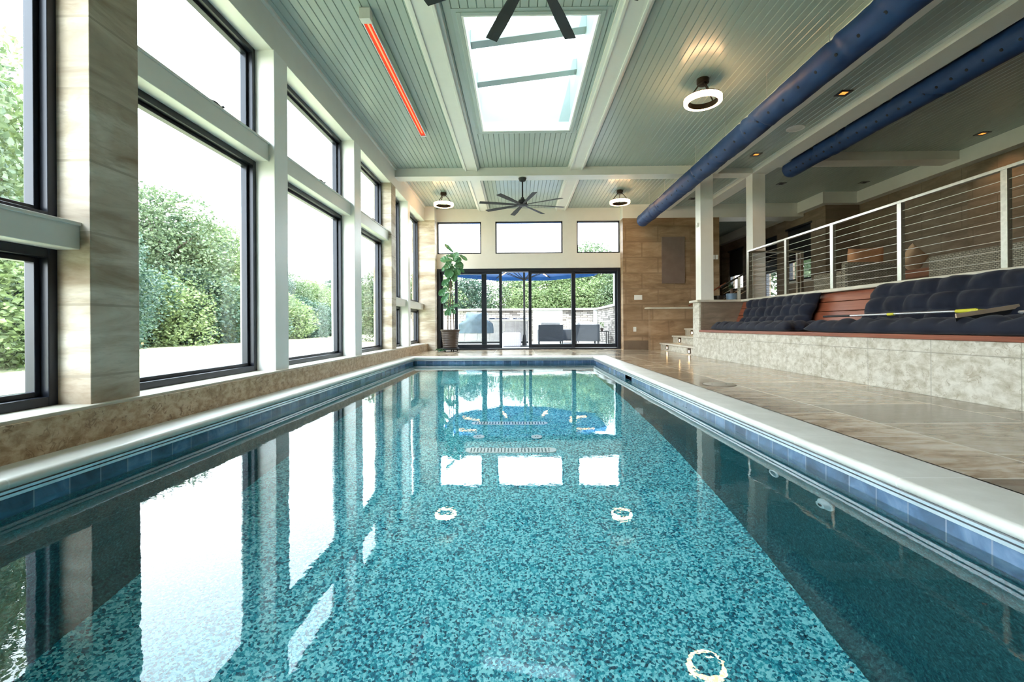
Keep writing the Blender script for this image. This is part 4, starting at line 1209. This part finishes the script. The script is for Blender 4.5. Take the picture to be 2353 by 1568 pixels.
sd = thing('side_table', 'low dark metal side table against the rough stone wall on the patio', 'side table', (3.45, 18.8, GZ))
MB().box(-.24, .24, -.24, .24, .50, .53).build('table_top', M['fanblack'], sd, bevel=.004)
for x in (-.22, .22):
    for y in (-.22, .22): MB().box(x - .014, x + .014, y - .014, y + .014, 0, .5).build('leg', M['fanblack'], sd)
pp = thing('flower_pot', 'small clay pot with a pale plant on the dark patio side table', 'potted plant', (3.45, 18.8, GZ + .53))
MB().lathe([(.05, 0), (.07, .12), (.065, .12), (0, .11)], n=20).build('pot', M['pot'], pp, smooth=True)
b = MB(); rnd = random.Random(3)
for i in range(40):
    p = Vector((rnd.uniform(-.1, .1), rnd.uniform(-.1, .1), .15 + rnd.uniform(0, .2))); d_ = Vector((rnd.uniform(-1, 1), rnd.uniform(-1, 1), rnd.uniform(-.3, 1))).normalized()
    s_ = d_.orthogonal() * .02
    b.add([p - s_, p + d_ * .06, p + s_], [(0, 1, 2)])
b.build('foliage', M['leafc'], pp, norm=False)

# ------------------------------------------------------------------ trees: crown of leaf tufts + trunk, one source each, then copies
def crown_mesh(mb, blobs, n, ls, seed):
    rnd = random.Random(seed)
    tot = sum(b[3] ** 2 for b in blobs)
    V, F = mb.v, mb.f
    for (cx, cy, cz, br, sq) in blobs:
        m = int(n * br * br / tot)
        for i in range(m):
            z = rnd.uniform(-1, 1); a = rnd.uniform(0, 2 * PI); q = math.sqrt(1 - z * z)
            nrm = Vector((q * math.cos(a), q * math.sin(a), z))
            rr = br * (1 - .42 * rnd.random() ** 1.6) * (1 + .22 * noise.noise(nrm * 2.3 + Vector((cx, cy, cz))))
            p = Vector((cx, cy, cz)) + Vector((nrm.x * rr, nrm.y * rr, nrm.z * rr * sq))
            d_ = (nrm * .6 + Vector((rnd.gauss(0, .6), rnd.gauss(0, .6), rnd.gauss(-.1, .5)))).normalized()
            sd_ = d_.cross(Vector((rnd.gauss(0, 1), rnd.gauss(0, 1), rnd.gauss(0, 1)))).normalized()
            L = ls * rnd.uniform(.6, 1.35); w = L * .36
            up = d_.cross(sd_)
            b0 = len(V)
            V.extend([tuple(p), tuple(p + d_ * L * .5 + sd_ * w + up * w * .3), tuple(p + d_ * L), tuple(p + d_ * L * .5 - sd_ * w + up * w * .3)])
            F.append((b0, b0 + 1, b0 + 2)); F.append((b0, b0 + 2, b0 + 3)); mb.m += [0, 0]
def make_tree(name, mat, seed, H, Rr, nb, n, ls, low=.12, conic=0.):
    rnd = random.Random(seed)
    t = thing(name, None, 'tree')
    blobs = []
    for i in range(nb):
        h = low + (.9 - low) * (i + .5) / nb
        env = (math.sin(PI * min(1, .18 + .80 * (h - low) / (1 - low))) ** .7) * (1 - conic) + conic * (1 - h)
        a = i * 2.4 + rnd.uniform(-.4, .4); off = Rr * env * rnd.uniform(.35, .66)
        br = Rr * env * rnd.uniform(.42, .62) + .25
        blobs.append((off * math.cos(a), off * math.sin(a), H * h, br, rnd.uniform(.75, 1.0)))
    blobs.append((0, 0, H * .86, Rr * .33 + .2, 1.0))
    mb = MB(); crown_mesh(mb, blobs, n, ls, seed)
    mb.build('foliage', mat, t, norm=False)
    tr = MB(); pts = [(0, 0, -.1), (.05, .02, H * .25), (-.05, .06, H * .5), (.0, .0, H * .8)]
    tr.tube(pts, [H * .022, H * .017, H * .012, H * .005], 10)
    for (x, y, z, br, sq_) in blobs[:nb:2]:
        tr.tube([(0, .03, z * .72), (x * .5, y * .5, z * .9), (x * .9, y * .9, z)], [H * .008, H * .006, H * .003], 6)
    tr.build('trunk', M['bark'], t, smooth=True)
    return t
TA = make_tree('broadleaf_tree', M['leafa'], 1, 8.0, 2.9, 17, 26000, .15)
TB = make_tree('evergreen_tree', M['leafb'], 2, 8.0, 2.3, 17, 26000, .14, .05, .35)
TC = make_tree('pale_broadleaf_tree', M['leafc'], 3, 6.0, 2.5, 15, 22000, .14)
SA = make_tree('broadleaf_shrub', M['leafc'], 4, 3.0, 1.75, 11, 13000, .12, .02)
SB = make_tree('dark_shrub', M['leafb'], 5, 3.0, 1.7, 11, 13000, .115, .02)
SRC = {'A': (TA, 8.0), 'B': (TB, 8.0), 'C': (TC, 6.0), 'a': (SA, 3.0), 'b': (SB, 3.0)}
DESC = {'A': 'mid-green leafy tree', 'B': 'dark blue-green tree', 'C': 'light yellow-green tree', 'a': 'light green bushy shrub', 'b': 'dark green bushy shrub'}
used = set()
def plant(kind, x, y, h, where, group, wide=1.):
    src, h0 = SRC[kind]
    s = h / h0
    if kind in used: o = copy_tree(src)
    else: o = src; used.add(kind)
    o.location = (x, y, LZ)
    o.rotation_euler = (0, 0, (x * 12.9 + y * 7.7) % 6.28)
    o.scale = (s * wide, s * wide, s)
    o['label'] = DESC[kind] + ' ' + where
    o['category'] = 'shrub' if kind in 'ab' else 'tree'
    o['group'] = group
    return o
G1 = 'trees beyond the lawn'; G2 = 'shrubs along the lawn edge'; G3 = 'trees behind the patio'
for a in [
    ('A', -13.6, 8.2, 8.6, 'outside the near-left window, nearest the camera', 1.), ('C', -15.2, 11.6, 9.0, 'outside the near-left window, behind the low shrubs', .85),
    ('B', -13.4, 14.2, 5.6, 'outside the near-left window, right up against the stone column', 1.), ('A', -19.4, 15.4, 8.6, 'hidden mostly behind the near stone column', 1.),
    ('B', -19.6, 20.0, 6.8, 'seen just past the near stone column through the large window', 1.2),
    ('A', -20.4, 25.6, 9.0, 'tallest crown in the large window beside the stone column', 1.15), ('C', -19.8, 28.6, 7.4, 'in the middle of the large window beside the stone column', 1.15),
    ('A', -20.8, 30.8, 8.0, 'in the large window, lower crown next to the tallest', 1.), ('B', -21.2, 33.6, 6.4, 'at the post edge of the large window', 1.1),
    ('A', -22.5, 36.8, 6.6, 'at the near edge of the second large window', 1.1), ('B', -21.2, 39.6, 6.5, 'with pointed top in the second large window', 1.1),
    ('A', -21.6, 41.5, 6.2, 'in the middle of the second large window', 1.2), ('C', -21.2, 45.2, 5.6, 'low crown in the second large window', 1.3),
    ('A', -21.8, 49.6, 5.8, 'at the far edge of the second large window', 1.3), ('B', -22.4, 55.0, 6.9, 'at the near edge of the third large window', 1.3),
    ('A', -22.0, 61.0, 7.0, 'in the middle of the third large window', 1.5), ('A', -22.6, 69.0, 7.2, 'at the far edge of the third large window', 1.6),
    ('B', -24.0, 80.0, 8.5, 'far down the lawn behind the slim end windows', 1.8),
    ('A', -25.5, 23.0, 7.4, 'in the second row behind the tallest crown', 1.2), ('B', -25.5, 29.5, 8.2, 'in the second row of the large window', 1.2),
    ('A', -25.5, 38.0, 6.6, 'in the second row of the second large window', 1.5), ('B', -26., 48.0, 5.8, 'in the second row at the far edge of the second large window', 1.6)]:
    plant(*a[:4], a[4], G1, a[5])
for a in [
    ('a', -12.4, 9.6, 3.0, 'at the lawn edge outside the near-left window', 1.2), ('b', -12.9, 12.3, 2.5, 'at the lawn edge outside the near-left window, by the frame', 1.2),
    ('b', -18.4, 19.8, 4.0, 'at the lawn edge next to the stone column', 1.15), ('a', -18.0, 22.6, 3.4, 'at the lawn edge in the large window, bright and rounded', 1.2),
    ('b', -18.4, 25.4, 3.9, 'at the lawn edge in the middle of the large window', 1.2), ('a', -18.4, 28.2, 3.2, 'at the lawn edge in the large window, low and bright', 1.3),
    ('b', -18.8, 31.4, 3.6, 'at the lawn edge behind the post edge of the large window', 1.3), ('a', -19.0, 35.4, 3.4, 'at the lawn edge in the second large window', 1.4),
    ('b', -19.2, 39.5, 3.2, 'at the lawn edge in the middle of the second large window', 1.5), ('b', -19.6, 44.5, 2.9, 'at the lawn edge in the second large window, farther along', 1.7),
    ('a', -20.0, 50.0, 3.0, 'at the lawn edge by the second window far post', 1.7), ('a', -20.0, 57.0, 3.0, 'at the lawn edge in the third large window', 2.0), ('b', -20.4, 66.0, 3.4, 'at the far lawn edge in the third large window', 2.2)]:
    plant(*a[:4], a[4], G2, a[5])
for a in [
    ('A', -9.0, 30.0, 4.6, 'behind the patio, beyond the slim end windows', 1.5), ('C', -5.6, 28.0, 4.3, 'behind the patio, over the fig pot', 1.5), ('B', -2.9, 28.0, 4.1, 'behind the patio, above the covered grill', 1.5),
    ('A', -.3, 28.4, 4.2, 'behind the patio, in the open door gap', 1.4), ('C', 2.2, 28.0, 4.9, 'behind the patio, above the white plaster panel', 1.35), ('A', 4.6, 29.0, 6.2, 'behind the patio, reaching into the small clerestory window', 1.15),
    ('C', 6.9, 28.2, 5.6, 'behind the patio, beside the white wall column', 1.3), ('A', 9.6, 31.0, 6.6, 'behind the patio, at the wall end of the view', 1.3),
    ('C', .9, 26.4, 3.0, 'just behind the patio wall by the open door gap', 1.6), ('C', 3.6, 26.2, 3.4, 'just behind the patio wall over the chairs', 1.6), ('B', -4.2, 26.6, 3.0, 'just behind the outdoor cabinet', 1.7), ('A', 6.2, 25.6, 4.2, 'just behind the ledgestone corner', 1.4),
    ('A', 11.0, 15.0, 6.0, 'outside the corridor windows behind the railing', 1.2), ('C', 13.5, 17.5, 6.0, 'outside the far corridor window', 1.2)]:
    plant(*a[:4], a[4], G3, a[5])

# ------------------------------------------------------------------ light
w = bpy.data.worlds.new('World'); S.world = w; w.use_nodes = True
nt = w.node_tree; bg = nt.nodes['Background']
tc = nt.nodes.new('ShaderNodeTexCoord'); sp = nt.nodes.new('ShaderNodeSeparateXYZ'); nt.links.new(tc.outputs['Generated'], sp.inputs[0])
rp = nt.nodes.new('ShaderNodeValToRGB'); nt.links.new(sp.outputs[2], rp.inputs[0])
e = rp.color_ramp; e.elements[0].position = 0.; e.elements[0].color = (.97, .99, 1, 1); e.elements[1].position = .7; e.elements[1].color = (.72, .86, 1, 1)
nt.links.new(rp.outputs[0], bg.inputs[0]); bg.inputs[1].default_value = 7.0
sun = bpy.data.lights.new('sun', 'SUN'); sun.energy = 6.5; sun.angle = R(1.0); sun.color = (1, .95, .86)
so_ = bpy.data.objects.new('sun', sun); COL.objects.link(so_)
so_.rotation_euler = Vector((-.22, .45, -.86)).to_track_quat('-Z', 'Y').to_euler()

# ------------------------------------------------------------------ camera
cam = bpy.data.cameras.new('camera'); co = bpy.data.objects.new('camera', cam); COL.objects.link(co)
cam.sensor_fit = 'HORIZONTAL'; cam.sensor_width = 36; cam.lens = 1046. / 2353 * 36; cam.shift_y = -34. / 2353; cam.clip_start = .02; cam.clip_end = 400
yw, rl_ = R(.77), R(.35)
fw = Vector((-math.sin(yw), math.cos(yw), 0)); r0 = Vector((math.cos(yw), math.sin(yw), 0)); u0 = Vector((0, 0, 1))
rr = r0 * math.cos(rl_) - u0 * math.sin(rl_); uu = r0 * math.sin(rl_) + u0 * math.cos(rl_)
mm = Matrix((rr, uu, -fw)).transposed().to_4x4(); mm.translation = Vector((0, 0, .6))
co.matrix_world = mm
S.camera = co
S.view_settings.view_transform = 'Standard'; S.view_settings.look = 'None'; S.view_settings.exposure = 1.1; S.view_settings.gamma = 1
S.cycles.transparent_max_bounces = 24
S.cycles.max_bounces = 10; S.cycles.diffuse_bounces = 6; S.cycles.glossy_bounces = 5
S.cycles.use_denoising = True
